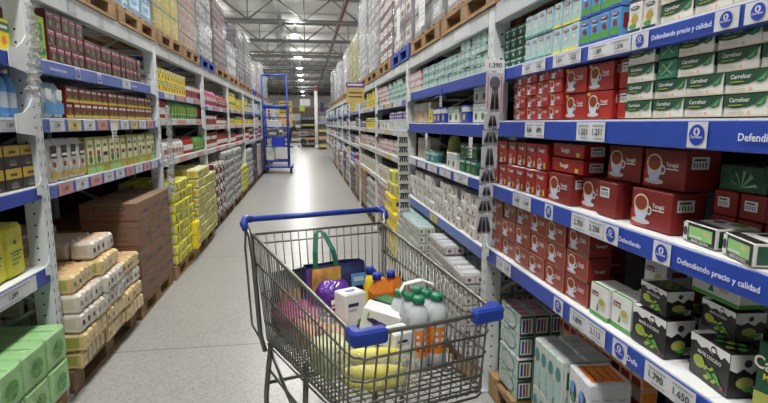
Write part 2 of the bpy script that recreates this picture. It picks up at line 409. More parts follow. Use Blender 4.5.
p=Pack(.175,.15,.285,mat('bag_yellow',(.60,.58,.04),rough=.35,bump=.6,bscale=14,var=.12),.018)
for (a,b_,c2,d_) in ((.2,.46,.8,.49),(.3,.41,.7,.43),(.42,.62,.56,.70),(.25,.25,.6,.27),(.3,.33,.75,.35)): p.r('F',a,b_,c2,d_,'green',1); p.r('L',a,b_,c2,d_,'green',1)
kind('bag_yellow','polenta_bag','bag',p)
kind('bag_red','snack_bag','bag',softbag(.13,.09,.2,c('red'),[(-.35,.3,.35,.6,'white'),(-.2,.38,.2,.52,'navy')],4))
kind('bag_green','snack_bag','bag',softbag(.12,.09,.2,c('bgreen'),[(-.3,.35,.3,.7,'lime'),(-.2,.2,.2,.3,'white')],5))
kind('bag_pink','snack_bag','bag',softbag(.15,.10,.24,c('pink'),[(-.35,.3,.35,.55,'offwhite'),(-.2,.65,.2,.8,'purple')],6))
kind('bag_white2','flour_bag','bag',softbag(.13,.1,.2,c('white'),[(-.3,.25,.3,.5,'red'),(-.25,.6,.25,.7,'lgreen')],8))
kind('bag_olive','coffee_bag','bag',softbag(.14,.09,.26,c('olive'),[(-.3,.3,.3,.5,'gold')],9))
p=Pack(.155,.09,.118,c('black',rough=.3)); p.r('F',.04,.50,.96,.95,'gold',1); p.r('F',.3,.62,.7,.74,'brown',2); p.el('F',.5,.2,.035,.018,'dgrey',1); p.r('F',.3,.10,.72,.13,'gold',2); p.r('R',0,.5,1,.95,'gold',1)
kind('coffee','coffee_box','coffee box',p)
p=Pack(.11,.07,.24,c('lime')); p.r('F',.3,.45,.7,.85,'green',1); p.r('F',.1,.1,.9,.25,'green',1); kind('lime_box','yerba_pack','yerba mate pack',p)
def bottle(r,h,body,capm,lab,lid=None):
    b=LMB(); b.w=b.d=2*r; b.h=h
    b.lathe([(r*.9,0),(r,.01),(r,h*.62),(r*.8,h*.74),(r*.38,h*.86),(r*.36,h*.93)],body,12)
    b.lathe([(r*.42,h*.90),(r*.42,h)],capm,10)
    b.lathe([(r*1.01,h*.18),(r*1.01,h*.5)],lab,12,cap=False)
    return b
kind('btl_blue','cleaner_bottle','bottle',bottle(.045,.25,c('lblue',rough=.2),'white','pblue'))
kind('btl_red','sauce_bottle','bottle',bottle(.04,.22,c('red',rough=.25),'brick','white'))
kind('btl_yel','oil_bottle','bottle',bottle(.042,.25,c('yellow',rough=.2),'navy','olive'))
kind('btl_black','cola_bottle','bottle',bottle(.045,.28,c('black',rough=.15),'red','red'))
def jar(r,h,body,lidm,lab):
    b=LMB(); b.w=b.d=2*r; b.h=h
    b.lathe([(r*.95,0),(r,.006),(r,h*.72),(r*.85,h*.80)],body,12); b.lathe([(r*.92,h*.8),(r*.92,h)],lidm,12); b.lathe([(r*1.01,h*.15),(r*1.01,h*.6)],lab,12,cap=False)
    return b
kind('jar_red','jam_jar','jar',jar(.042,.12,c('brick',rough=.2),'red','offwhite'))
kind('can_grn','pea_can','can',jar(.04,.11,c('silver',metal=.8,rough=.3),'silver','bgreen'))
kind('yel_box','baking_box','box',small(.12,.08,.12,'yellow','olive','brick','x','yellow'))
kind('yel_box2','baking_box','box',small(.11,.08,.16,'yellow','green','orange','x','yellow'))
kind('red_box','biscuit_box','box',small(.12,.08,.15,'red','white','navy'))
kind('blue_box','cracker_box','box',small(.13,.08,.12,'blue','white','yellow'))
kind('beige_box','cereal_box','box',small(.14,.08,.19,'beige','offwhite','peach'))
kind('white_box','sachet_box','box',small(.13,.08,.12,'white','mint','green'))
kind('green_box','tea_box','tea box',small(.12,.08,.10,'dgreen','teal','bgreen'))
kind('teal_box','tea_box','tea box',small(.15,.08,.10,'teal','mint','white'))
kind('purple_box','detergent_pack','pack',small(.13,.08,.21,'purple','pblue','orange'))
kind('lilac_box','detergent_pack','pack',small(.13,.08,.21,'pblue','purple','yellow'))
kind('orange_box','cookie_box','box',small(.13,.08,.16,'orange','cream','brick'))
kind('grey_pack','tissue_pack','pack',small(.16,.10,.20,'beige','silver','offwhite'))
kind('black_pack','charcoal_pack','pack',small(.16,.1,.2,'dgrey','navy','silver'))

def put(k, x,y,z, rz, label, group=None, jit=.0, side='R', real=False):
    me,oname,cat,dim = K[k]
    if not real:
        q=sc(side); x0=XR if side=='R' else XL; x=x0+(x-x0)*q; y=y*q; z=zz_(side,z)
    o = bpy.data.objects.new(oname, me); COL.objects.link(o)
    o.location=(x+random.uniform(-jit,jit)*.6, y+random.uniform(-jit,jit)*.3, z); o.rotation_euler=(0,0,rz+random.uniform(-jit,jit)*4)
    o['label']=label; o['category']=cat
    if group: o['group']=group
    return o
RZ = {'R':-math.pi/2,'L':math.pi/2}
def row(side, z, y0, y1, ks, label, group, layers=1, deep=1, back=.02, gap=.003, jit=.004, drop=0., xf=None, real=False):
    """facings along a shelf from y0 to y1 (either direction); ks = kinds cycled in runs"""
    ks = ks if isinstance(ks,(list,tuple)) else [ks]
    s = 1 if side=='R' else -1
    xf = xf if xf is not None else (XR if side=='R' else XL)
    dirn = 1 if y1>y0 else -1; y=y0; i=0
    while True:
        k = ks[i%len(ks)]; w,d,h = K[k][3]
        if (y+dirn*w - y1)*dirn > .01: break
        n = layers if isinstance(layers,int) else layers[min(i,len(layers)-1)]
        for q in range(deep):
            for l in range(n):
                if l==n-1 and n>1 and rnd()<drop: continue
                put(k, xf+s*(back+d/2+q*(d+gap)), y+dirn*w/2, z+l*(h+.0006), RZ[side], label, group, jit, side, real)
        y += dirn*(w+gap); i+=1

# ------------------------------------------------------------------ floor, roof, far walls
def floor_material():
    m = bpy.data.materials.new('terrazzo'); m.use_nodes=True; nt=m.node_tree; N=nt.nodes; L=nt.links; b=N['Principled BSDF']
    tc=N.new('ShaderNodeTexCoord')
    v=N.new('ShaderNodeTexVoronoi'); v.inputs['Scale'].default_value=130
    L.new(tc.outputs['Object'],v.inputs['Vector'])
    cr=N.new('ShaderNodeValToRGB'); e=cr.color_ramp.elements; e[0].position=0; e[0].color=(.20,.195,.18,1); e[1].position=.22; e[1].color=(.29,.285,.27,1)
    a=e.new(.6); a.color=(.335,.33,.31,1)
    hs=N.new('ShaderNodeSeparateColor'); L.new(v.outputs['Color'],hs.inputs[0]); L.new(hs.outputs[0],cr.inputs[0])
    n2=N.new('ShaderNodeTexNoise'); n2.inputs['Scale'].default_value=1.2; n2.inputs['Detail'].default_value=5; L.new(tc.outputs['Object'],n2.inputs['Vector'])
    mr=N.new('ShaderNodeMapRange'); mr.inputs[3].default_value=.88; mr.inputs[4].default_value=1.1; L.new(n2.outputs[0],mr.inputs[0])
    br=N.new('ShaderNodeTexBrick'); br.offset=0; br.inputs['Scale'].default_value=1; br.inputs['Brick Width'].default_value=3.0; br.inputs['Row Height'].default_value=2.4; br.inputs['Mortar Size'].default_value=.006
    br.inputs['Color1'].default_value=br.inputs['Color2'].default_value=(1,1,1,1); br.inputs['Mortar'].default_value=(.45,.42,.38,1)
    mp=N.new('ShaderNodeMapping'); mp.inputs['Location'].default_value=(1.9,-.98,0); L.new(tc.outputs['Object'],mp.inputs[0]); L.new(mp.outputs[0],br.inputs['Vector'])
    m1=N.new('ShaderNodeMix'); m1.data_type='RGBA'; m1.blend_type='MULTIPLY'; m1.inputs[0].default_value=1; L.new(cr.outputs[0],m1.inputs[6]); L.new(br.outputs[0],m1.inputs[7])
    hv=N.new('ShaderNodeHueSaturation'); L.new(m1.outputs[2],hv.inputs['Color']); L.new(mr.outputs[0],hv.inputs['Value'])
    L.new(hv.outputs[0],b.inputs['Base Color']); b.inputs['Roughness'].default_value=.31; b.inputs['Specular IOR Level'].default_value=.36
    return m
b=MB(); b.quad((-14,-8,0),(14,-8,0),(14,110,0),(-14,110,0),floor_material())
o=b.build('floor',loc=(0,0,0)); o['kind']='structure'
ROOF=7.9
roofm=mat('roof_sheet',(.72,.72,.70),rough=.7,rand=0)
b=MB(); b.box(-14,-8,ROOF,14,110,ROOF+.1,roofm)
y=-7.
while y<110: b.box(-14,y,ROOF-.05,14,y+.08,ROOF,'silver'); y+=3.2
o=structure('ceiling',b)
wallm=mat('wall_paint',(.42,.41,.39),rough=.8,rand=0)
b=MB(); b.box(-14,110,0,14,110.2,8,wallm); structure('wall_far',b)
b=MB(); b.box(-14.2,-8,0,-14,110,8,wallm); structure('wall_left',b)
b=MB(); b.box(14,-8,0,14.2,110,8,wallm); structure('wall_right',b)
b=MB(); b.box(-14,-8.2,0,14,-8,8,wallm); structure('wall_rear',b)
steel=mat('grey_steel',(.30,.31,.32),rough=.5,metal=.3,rand=0)
def truss(y, first=[None]):
    if first[0]: 
        copy_tree(first[0],(0,y,0)); return
    t=thing('roof_truss','grey steel lattice truss spanning the warehouse under the roof','truss',(0,y,0),group='roof trusses'); first[0]=t
    b=LMB(); b.box(-13.9,-.07,7.4,13.9,.07,7.54,steel); b.build('top_chord',t)
    b=LMB(); b.box(-13.9,-.07,6.35,13.9,.07,6.47,steel); b.build('bottom_chord',t)
    b=LMB(); x=-13.4; k=0
    while x<13: b.tube([(x,0,6.42),(x+1.34,0,7.45)],.04,steel,5); b.tube([(x+1.34,0,7.45),(x+2.68,0,6.42)],.04,steel,5); b.tube([(x,0,6.42),(x,0,7.45)],.03,steel,5); x+=2.68
    b.build('web',t)
for y in [0,6.5,13,19.5,26,32.5,39,45.5,52,60,70,82,95]: truss(y)
for x in (-4.6,-1.35,2.0,5.2):
    b=MB(); b.box(x-.09,-7.5,7.1,x+.09,109,7.35,steel); b.build('roof_girder',label='long grey steel girder running lengthwise under the roof sheets',category='girder',group='lengthwise girders')
b=MB(); b.tube([(1.9,-7,6.8),(1.9,109,6.8)],.05,c('brick')); b.build('sprinkler_pipe',label='dark red sprinkler pipe running lengthwise under the roof',category='pipe')
for y in (30,37,44,51,):
    b=MB(); b.box(-13,y-.05,6.0,13,y+.05,6.08,steel); b.build('cable_tray',label='thin grey cable tray crossing the aisle below the trusses',category='cable tray',group='cable trays')
# high-bay lamps in a line above the aisle
glow=mat('lamp_glow',(1,.98,.94),emis=14,rand=0,var=0)
def lamp(y,first=[None]):
    if first[0] is None:
        t=thing('high_bay_lamp','round glowing high-bay lamp hanging over the aisle','ceiling lamp',(-.45,y,5.75),group='high-bay lamps over the aisle'); first[0]=t
        b=LMB(); b.lathe([(.27,0),(.28,.02),(.22,.10),(.11,.18),(.08,.34),(.05,.36)],'silver',16,cap=False); b.build('reflector',t)
        b=LMB(); b.lathe([(.05,-.10),(.18,-.07),(.26,.005),(.05,.008)],glow,16); b.build('lamp_lens',t)
        b=LMB(); b.tube([(0,0,.36),(0,0,.62)],.012,'dgrey',5); b.build('hanger',t)
    else: copy_tree(first[0],(-.45,y,5.75))
    l=bpy.data.lights.new('bay_light','AREA'); l.shape='DISK'; l.size=.72; l.energy=LAMP_W; l.color=(1,.985,.95)
    lo=bpy.data.objects.new('bay_light',l); COL.objects.link(lo); lo.location=(-.45,y,5.66); roof_fill(-.45,y)
def roof_fill(x,y):  # added light aimed upward above each lamp to brighten the roof
    l=bpy.data.lights.new('roof_fill_light','AREA'); l.shape='DISK'; l.size=.5; l.energy=LAMP_W*.33; l.color=(1,.985,.95)
    lo=bpy.data.objects.new('roof_fill_light',l); COL.objects.link(lo); lo.location=(x,y,6.20); lo.rotation_euler=(math.pi,0,0)
LAMP_W=300; EXPO=-.75
for y in (-4,.3,4.5,8.8,13,16.6,26,34.5,41,47,52.5,71,82,94): lamp(y)  # near ones hang out of view, some added between to brighten the aisle
# lamps added over the neighbouring aisles to light the roof
for (x,y) in [(sx*xx,yy) for xx in (5.8,10.5) for sx in (-1,1) for yy in (4,13,22,31,40,50,62,76)]:
    o=copy_tree(bpy.data.objects['high_bay_lamp'],(x,y,5.75),label='round high-bay lamp hanging over a neighbouring aisle',group='high-bay lamps over neighbouring aisles')
    l=bpy.data.lights.new('bay_light','AREA'); l.shape='DISK'; l.size=.72; l.energy=LAMP_W; l.color=(1,.985,.95)
    lo=bpy.data.objects.new('bay_light',l); COL.objects.link(lo); lo.location=(x,y,5.66); roof_fill(x,y)

# ------------------------------------------------------------------ racks
rackw=mat('rack_white',(.66,.70,.71),rough=.45,var=.04,rand=0)
rackg=mat('rack_grey',(.50,.53,.54),rough=.5,var=.06,rand=0)
deckm=mat('deck_white',(.74,.75,.75),rough=.4,var=.04,rand=0)
beamb=mat('beam_blue',(.020,.06,.38),rough=.4,var=.05,rand=0)
beaml=mat('beam_pale_blue',(.10,.16,.46),rough=.4,var=.06,rand=0)
darkm=mat('rack_shade_dark',(.035,.034,.034),rough=.9,rand=0)  # shade inside the racks, put into a near-black colour
labm=mat('price_paper',(.62,.63,.66),rough=.6,rand=0)
pinkm=mat('price_pink',(.62,.28,.26),rough=.6,rand=0)
yelm=mat('price_yellow',(.62,.50,.20),rough=.6,rand=0)
slog=mat('slogan_white',(.70,.74,.85),rough=.5,rand=0)
hole=mat('slot_black',(.02,.02,.02),rough=.9,rand=0)
DEP=1.0
def upright(side,y,where):
    s=1 if side=='R' else -1; x=XR if side=='R' else XL
    t=thing('rack_upright','white perforated rack upright with wide beam brackets, '+where,'rack upright',(x,y,0),group=None)
    w=.08
    b=MB(); b.box(min(x,x+s*.09),y-w/2,0,max(x,x+s*.09),y+w/2,2.22 if side=='L' else 2.085,rackw,.004)
    n=Vector((-s,0,0)); z=.08
    while z<1.98:   # two columns of slots on the face, one on the near side
        for dy in (-.020,.020):
            xx=x-s*.001; b.quad((xx,y+dy-.004,z),(xx,y+dy+.002,z),(xx,y+dy+.005,z+.024),(xx,y+dy-.001,z+.024),hole)
        yy=y-w/2-.001; b.quad((x+s*.04,yy,z),(x+s*.050,yy,z),(x+s*.050,yy,z+.010),(x+s*.04,yy,z+.010),hole)
        z+=.06
    b.build('front_post',t)
    b=MB(); b.box(min(x+s*.93,x+s),y-w/2,0,max(x+s*.93,x+s),y+w/2,2.0,rackw,.004); b.build('rear_post',t)
    b=MB(); z=.1; k=0
    while z<2.0: b.tube([(x+s*(.05 if k%2 else .95),y,z),(x+s*(.95 if k%2 else .05),y,z+.45)],.012,rackg,5); z+=.45; k+=1
    b.build('lattice_brace',t)
    b=MB(); b.box(min(x-s*.02,x+s*.1),y-.07,0,max(x-s*.02,x+s*.1),y+.07,.012,rackg); b.build('foot_plate',t)
    return t
def shelf(side,y0,y1,z,where,beam=beamb,deck=True,th=.078,brk=1,strip=(),bw=.05,group=None):
    """one storage level between two uprights: beam, deck, brackets and the price strip"""
    s=1 if side=='R' else -1; x=XR if side=='R' else XL
    S=sc(side); z=zz_(side,z); th*=S
    a,c2=y0+.042,y1-.042
    t=thing('rack_shelf',where,'shelf',(x,(y0+y1)/2,z-th),group=group)
    b=MB(); b.box(min(x,x+s*bw),a,z-th,max(x,x+s*bw),c2,z-.004,beam,.003)
    for yy in (a+.02,c2-.02):
        for dy in (-.008,.012): b.disc((x-s*.0008,yy+dy,z-th*.35),(0,1,0),(0,0,1),.004,.004,hole,6); b.disc((x-s*.0008,yy+dy,z-th*.7),(0,1,0),(0,0,1),.004,.004,hole,6)
    b.build('front_beam',t)
    b=MB(); b.box(min(x+s*.95,x+s),a,z-th,max(x+s*.95,x+s),c2,z-.004,beam); b.build('rear_beam',t)
    if deck:
        b=MB(); yy=a
        while yy<c2-.01:
            y2=min(yy+.30,c2); b.box(min(x+s*.002,x+s*.98),yy+.0008,z-.018,max(x+s*.002,x+s*.98),y2-.0008,z,deckm); yy=y2
        b.build('deck',t)
    if brk:
        for yy,d in ((y1,-1),):
            b=MB(); e=x-s*.004; e2=x-s*.010
            kb={4:(1,1),3:(1,1),2:(.62,.8),1:(.30,.55)}[int(brk)]; pts=[(.039,.15),(.20,.15),(.26,.10),(.26,-.10),(.039,-.13)] if brk==4 else [(.039 if p==0 else .039+(p*.9-.039)*kb[0],q*.9*kb[1]) for p,q in [(0,.10),(.06,.10),(.10,.06),(.16,.025),(.24,.015),(.24,-.08),(0,-.10)]]
            vs=[(e2,yy+d*p,z+q) for p,q in pts]+[(e,yy+d*p,z+q) for p,q in pts]
            n=len(pts); fs=[tuple(range(n)),tuple(range(n,2*n))[::-1]]+[(i,n+i,n+(i+1)%n,(i+1)%n) for i in range(n)]
            b.add(vs,fs,rackw)
            for q in ((.05,-.0,-.05) if brk>1 else (0,)): b.disc((e2-s*.0006,yy+d*.055,z+q*kb[1]),(0,1,0),(0,0,1),.006,.006,hole,6)
            b.build('beam_bracket',t)
    u=Vector((0,-s,0)); v=Vector((0,0,1)); xs=x-s*.002
    def qd(b,ya,yb,za,zb,m,lift=0):
        xx=xs-s*lift*.0008
        if s>0: b.quad((xx,max(ya,yb),za),(xx,min(ya,yb),za),(xx,min(ya,yb),zb),(xx,max(ya,yb),zb),m)
        else: b.quad((xx,min(ya,yb),za),(xx,max(ya,yb),za),(xx,max(ya,yb),zb),(xx,min(ya,yb),zb),m)
    zt=z-.008; zb=z-th+.004; hh=zt-zb
    for it in strip:
        kd=it[0]
        if kd=='price':    # ya,yb,[numbers],mat
            _,ya,yb,nums=it[:4]; ya*=S; yb*=S; m=it[4] if len(it)>4 else labm
            b=MB(); qd(b,ya,yb,zb,zt,m,1)
            for i,nn in enumerate(nums):
                yc=ya+(yb-ya)*(i+.5)/len(nums); tw=abs(yb-ya)/len(nums)
                hgt=min(hh*.34, tw*.62/max(1,text2d(nn)[2]))
                b.text((xs-s*.0024,yc,zb+hh*.34),u,v,nn,hgt,'ink'); 
                qd(b,yc-tw*.4,yc+tw*.34,zb+hh*.78,zb+hh*.86,'grey',2.2); qd(b,yc-tw*.4,yc+tw*.2,zb+hh*.12,zb+hh*.18,'grey',2.2)
            b.build('price_label',t)
        elif kd=='logo':
            _,yc,wd=it; yc*=S; wd*=S; b=MB(); qd(b,yc-wd/2,yc+wd/2,zb,zt,labm,1)
            r=min(wd*.40,hh*.40); zc=(zb+zt)/2
            b.disc((xs-s*.0024,yc,zc),u,v,r,r,'blue',20); 
            b.disc((xs-s*.003,yc,zc+r*.30),u,v,r*.42,r*.40,'white',10); b.disc((xs-s*.0034,yc,zc+r*.30),u,v,r*.2,r*.36,'blue',4)
            b.text((xs-s*.0034,yc,zc-r*.32),u,v,'Carrefour',min(r*.30,r*1.6/text2d('Carrefour')[2]),'white'); qd(b,yc-r*.5,yc+r*.5,zc-r*.62,zc-r*.52,'white',2)
            b.build('logo_sign',t)
        elif kd=='text':
            _,yc,string,hgt=it; yc*=S; hgt*=S; b=MB(); b.text((xs-s*.002,yc,zb+hh*.34),u,v,string,hgt,slog); b.build('slogan',t)
        elif kd=='rect':
            _,ya,yb,m=it; ya*=S; yb*=S; b=MB(); qd(b,ya,yb,zb,zt,m,.6); b.build('strip_panel',t)
    # little black deck clips
    return t
RQ=[0.40,2.81,5.23,7.65,10.07,12.49,14.91,17.33,19.75,22.17,24.6,27.0]
LQ=[0.75,3.155,5.555,7.98,10.41,12.84,15.27,17.70,20.13,22.56,25.0]
RP=[v*SR for v in RQ]; LP=[v*SL for v in LQ]
ordn=['nearest','second','third','fourth','fifth','sixth','seventh','eighth','ninth','tenth','eleventh','twelfth','thirteenth']
for i,y in enumerate(RP): upright('R',y,'%s down the right-hand rack'%ordn[i])
for i,y in enumerate(LP): upright('L',y,'%s down the left-hand rack'%ordn[i])
def shade_sheet(side,y0,y1,nm):  # added dark sheet in place of the shaded depth behind the stock
    s=1 if side=='R' else -1; x=(XR if side=='R' else XL)+s*1.02
    b=MB(); b.box(min(x,x+s*.02),y0,0,max(x,x+s*.02),y1,1.95,darkm); b.build('rack_shade_panel',label='added dark panel standing in for the shade deep in the %s rack'%nm,category='shade panel')
shade_sheet('R',.3,RP[-1],'right-hand'); shade_sheet('L',.5,LP[-1],'left-hand')

def price_run(ya,yb,n,nums=('1.699','899'),mats=(labm,),fill=.8):
    out=[];w=(yb-ya)/n
    for i in range(n):
        out.append(('price',ya+w*(i+(1-fill)/2),ya+w*(i+(1+fill)/2),[nums[i%len(nums)]],mats[i%len(mats)]))
    return out
SLOGAN='Defendiendo precio y calidad'
# right-hand rack, near bay
shelf('R',RP[0],RP[1],1.785,'top shelf of the near right bay, blue strip with prices and round logos',brk=3,strip=[
  ('price',2.36,2.12,['1.814','1.822']),('price',2.05,1.83,['1.814','1.623']),('price',1.78,1.53,['1.389','1.334']),
  ('rect',2.46,1.48,labm) if False else ('logo',1.485,.08),('text',1.315,SLOGAN,.0142),('logo',1.155,.075),('logo',1.065,.075)],th=.062)
shelf('R',RP[0],RP[1],1.512,'eye-level shelf of the near right bay, broad blue beam',brk=1,strip=[('price',2.30,2.10,['834','899']),('price',1.83,1.64,['1.321','1.251']),('logo',1.215,.07),('text',.93,SLOGAN,.019)],th=.082)
shelf('R',RP[0],RP[1],1.162,'waist-level shelf of the near right bay, blue beam under a bare white deck',strip=[('price',2.41,2.20,['1.459','1.549']),('logo',2.02,.075),('price',1.83,1.61,['2.703','2.250']),('logo',1.565,.085),('text',1.46,'Defendiendo',.016),('logo',1.31,.075),('text',1.11,SLOGAN,.0165)],th=.078)
shelf('R',RP[0],RP[1],.782,'lowest shelf of the near right bay, over the floor pallets',strip=[('price',2.60,2.40,['1.114','1.270']),('logo',1.895,.08),('price',1.80,1.555,['1.899','2.112']),('logo',1.47,.08),('text',1.40,'Defe',.02),('price',1.34,1.13,['1.790','1.650'])],th=.08)
# right-hand rack, second bay
shelf('R',RP[1],RP[2],1.80,'top shelf of the second right bay, plain blue beam',brk=3,th=.078)
shelf('R',RP[1],RP[2],1.50,'eye-level shelf of the second right bay with assorted packets',brk=2,th=.085)
shelf('R',RP[1],RP[2],1.162,'waist-level shelf of the second right bay, blue beam with price cards',strip=price_run(3.1,5.1,5,('1.250','980','1.430')),th=.07)
shelf('R',RP[1],RP[2],.76,'lowest shelf of the second right bay above the wrapped carton blocks',strip=[('price',3.9,4.15,['750'],yelm)],beam=beaml,th=.08)
# top rails (grey-white) both sides, all bays
def rail(side,y0,y1,z,th,nm,tabs):
    s=1 if side=='R' else -1; x=XR if side=='R' else XL
    t=thing('top_beam','heavy pale top beam carrying pallets, '+nm,'rack beam',(x,(y0+y1)/2,z-th))
    b=MB(); b.box(min(x,x+s*.06),y0+.05,z-th,max(x,x+s*.06),y1-.05,z,rackg,.004); b.build('front_beam',t)
    b=MB(); b.box(min(x+s*.94,x+s),y0+.05,z-th,max(x+s*.94,x+s),y1-.05,z,rackg,.004); b.build('rear_beam',t)
    for yy in (y0+.5,y0+1.45):
        b=MB(); b.box(min(x+s*.06,x+s*.94),yy,z-.06,max(x+s*.06,x+s*.94),yy+.05,z-.01,rackg); b.build('crossbar',t)
    for ya,yb,m in tabs:
        b=MB(); xx=x-s*.002; b.quad((xx,ya,z-th*.85),(xx,yb,z-th*.85),(xx,yb,z-th*.15),(xx,ya,z-th*.15),m); b.build('location_label',t)
TZR=zz_('R',2.14); TZL=zz_('L',2.31)
for i in range(len(RP)-1):
    y0=RP[i]; rail('R',y0,RP[i+1],TZR,.095,'%s bay of the right-hand rack'%ordn[i],[(y0+.35,y0+.65,labm),(y0+.95,y0+1.2,labm),(y0+1.55,y0+1.6,labm)])
for i in range(len(LP)-1):
    y0=LP[i]; rail('L',y0,LP[i+1],TZL,.105,'%s bay of the left-hand rack'%ordn[i],[(y0+.45,y0+.56,'grey'),(y0+.9,y0+.98,'grey'),(y0+1.45,y0+1.53,'grey')])
# left-hand rack
shelf('L',LP[0],LP[1],1.868,'top shelf of the near left bay, at the photo edge',brk=3)
shelf('L',LP[0],LP[1],1.53,'eye-level shelf of the near left bay, with blue bottles',brk=3,strip=price_run(2.2,3.0,3))
shelf('L',LP[0],LP[1],1.147,'waist-level shelf of the near left bay, under the coffee boxes')
shelf('L',LP[0],LP[1],.6825,'lowest shelf of the near left bay, with yellow bags',strip=[('price',2.5,2.95,['1.099'])],th=.10)
shelf('L',LP[1],LP[2],1.868,'top shelf of the second left bay, blue beam under maroon boxes',brk=3,strip=[('logo',3.72,.07),('logo',4.08,.07),('price',4.55,4.75,['990']),('text',3.45,'Defendiendo precio',.02),('text',4.85,'Defendiendo',.02)],th=.085,bw=.05,beam=beaml)
shelf('L',LP[1],LP[2],1.53,'eye-level shelf of the second left bay, coloured price cards along it',brk=2,strip=price_run(3.25,5.35,9,('1.290','990','1.650'),(labm,yelm,labm,pinkm,yelm,)),beam=beaml,th=.085)
shelf('L',LP[1],LP[2],1.14,'waist-level shelf of the second left bay, blue strip with pink and white cards',strip=price_run(3.28,5.4,9,('1.499','889','2.150'),(pinkm,labm,pinkm,labm,labm)),beam=beaml,th=.085)
LLEV=[1.80,1.50,1.12]
LLV={2:(1.83,1.55,1.11),3:(1.77,1.47,1.10),4:(1.78,1.47,1.09)}
for i in range(2,len(LP)-1):
    for j,z in enumerate(LLV.get(i,(1.80,1.47,1.04))):
        shelf('L',LP[i],LP[i+1],z,'%s shelf level of the %s bay down the left-hand rack'%(['top','middle','lower'][j],ordn[i]),beam=rackg if j else beaml,brk=(4,4,2)[j],
              strip=price_run(LQ[i]+.2,LQ[i+1]-.2,4,('990','1.290'),(labm,pinkm)) if i<5 else (),th=.075)
for i in range(2,len(RP)-1):
    for j,z in enumerate(((1.75,1.42,1.11,.72) if i<4 else (1.75,1.42,1.05,.60))):
        shelf('R',RP[i],RP[i+1],z,'%s shelf level of the %s bay down the right-hand rack'%(['top','second','third','lowest'][j],ordn[i]),beam=beaml if j in(0,) else rackg,brk=(4,4,2,1)[j],
              strip=price_run(RQ[i]+.2,RQ[i+1]-.2,3,('990','1.290'),(labm,yelm)) if i<4 else (),th=.07)

# ------------------------------------------------------------------ stock, near right bay
e=.004
def cl(s_): return s_
# top shelf
row('R',1.785+e,2.75,2.42,'tealdark','small dark teal tea box in the stack by the upright, top right shelf','dark teal boxes on the top shelf',layers=4,back=.06)
row('R',1.785+e,2.385,2.10,'cart_pale','pale blue infusion carton with teal foot on the top right shelf','pale infusion cartons on the top shelf',layers=2)
row('R',1.785+e,2.105,1.89,'cart_yel','pale blue infusion carton with yellow foot on the top right shelf','yellow-footed infusion cartons on the top shelf',layers=2)
row('R',1.785+e,1.885,1.60,'cart_blue','bright blue infusion carton with grass picture on the top right shelf','bright blue infusion cartons on the top shelf',layers=2)
row('R',1.785+e,1.585,1.45,'chamo','white box with a yellow flower beside the blue cartons on the top shelf','yellow-flower boxes on the top shelf',layers=2)
row('R',1.785+e,1.435,.80,'cf','green and white tea box lettered Carrefour on the top right shelf','green and white tea boxes on the top shelf',layers=2)
# eye-level shelf
row('R',1.512+e,2.70,2.47,'tea_s','small red tea box in shade beside the white upright on the eye-level shelf','red boxes by the upright on the eye-level shelf',layers=4,back=.10,jit=.008)
row('R',1.512+e,2.47,2.00,'tea_s','small red tea box with cup, in the four-high block on the eye-level shelf','small red tea boxes on the eye-level shelf',layers=4,jit=.006,back=.02)
row('R',1.512+e,1.995,1.65,'tea_m','larger red tea box with cup, stacked two high on the eye-level shelf','larger red tea boxes on the eye-level shelf',layers=2,deep=2,back=.03)
row('R',1.512+e,1.64,1.53,'tea_m','','',layers=0)
for l in range(2):
    put('tea_m',XR+.12,1.60,1.512+e+l*.1026,math.pi,'red tea box turned end-on with barcode sticker, %s one, beside the green and white boxes'%('upper' if l else 'lower'))
Yc=1.572
for l in range(4):      # the left column, with green film-wrapped ends beside its upper boxes
    put('cf',XR+.02+.0375,Yc-.066,1.512+e+l*.0562,RZ['R'],'green and white tea box, left column of the four-high block, %s'%['bottom one','second from bottom','third from bottom','topmost'][l])
put('cf_wrap',XR+.065,1.392,1.512+e+2*.0562,RZ['R'],'green film-wrapped tea box in the four-high block, lower of the two')
put('cf_wrap',XR+.065,1.392,1.512+e+2*.0562+.0592,RZ['R'],'green film-wrapped tea box in the four-high block, upper of the two')
row('R',1.512+e,1.435,.75,'cf','green and white tea box lettered Carrefour in the big eye-level block','green and white tea boxes on the eye-level shelf',layers=2,jit=.004)
row('R',1.512+e+2*.0562,1.345,.75,'cf','green and white tea box lettered Carrefour in the big eye-level block','green and white tea boxes on the eye-level shelf',layers=2,jit=.006,back=.025)
row('R',1.512+e,2.7,1.5,'tea_s','red tea box in the dark second row on the eye-level shelf','red boxes at the back of the eye-level shelf',layers=3,back=.26,jit=.01)
# waist-level shelf
row('R',1.162+e,2.79,2.10,'tea_tall','upright red film-wrapped tea pack on the waist-level shelf','upright red tea packs on the waist-level shelf',layers=2,jit=.005)
put('cart_blue',XR+.08,2.66,1.162+e+.2456,RZ['R'],'small green-marked carton standing on the red film-wrapped packs'); 
row('R',1.162+e+.2456,2.60,2.42,'teal_s','small teal box lying on top of the red film-wrapped packs','boxes on top of the red packs',back=.04)
row('R',1.162+e,2.085,1.89,'tea_l','dark red tea box with a large cup on the waist-level shelf, under the long packs','cup box under the long packs')
put('tea_long',XR+.08,1.955,1.162+e+.1286,RZ['R'],'long red film-wrapped tea pack lying flat, lower of the pair')
put('tea_long',XR+.085,1.96,1.162+e+.1286+.0626,RZ['R'],'long red film-wrapped tea pack lying flat, upper of the pair')
put('tea_l',XR+.12,1.785,1.162+e,RZ['R'],'dark red cup tea box in the bottom row, farther of the two')
put('tea_l',XR+.13,1.665,1.162+e,math.pi,'red tea box turned end-on with a barcode sticker, between two cup boxes')
put('tea_l',XR+.10,1.435,1.162+e,RZ['R'],'dark red cup tea box at the nearer end of the bottom row')
put('tea_l',XR+.15,1.66,1.162+e+.1288,RZ['R'],'dark red cup tea box in the upper row, farther of the two')
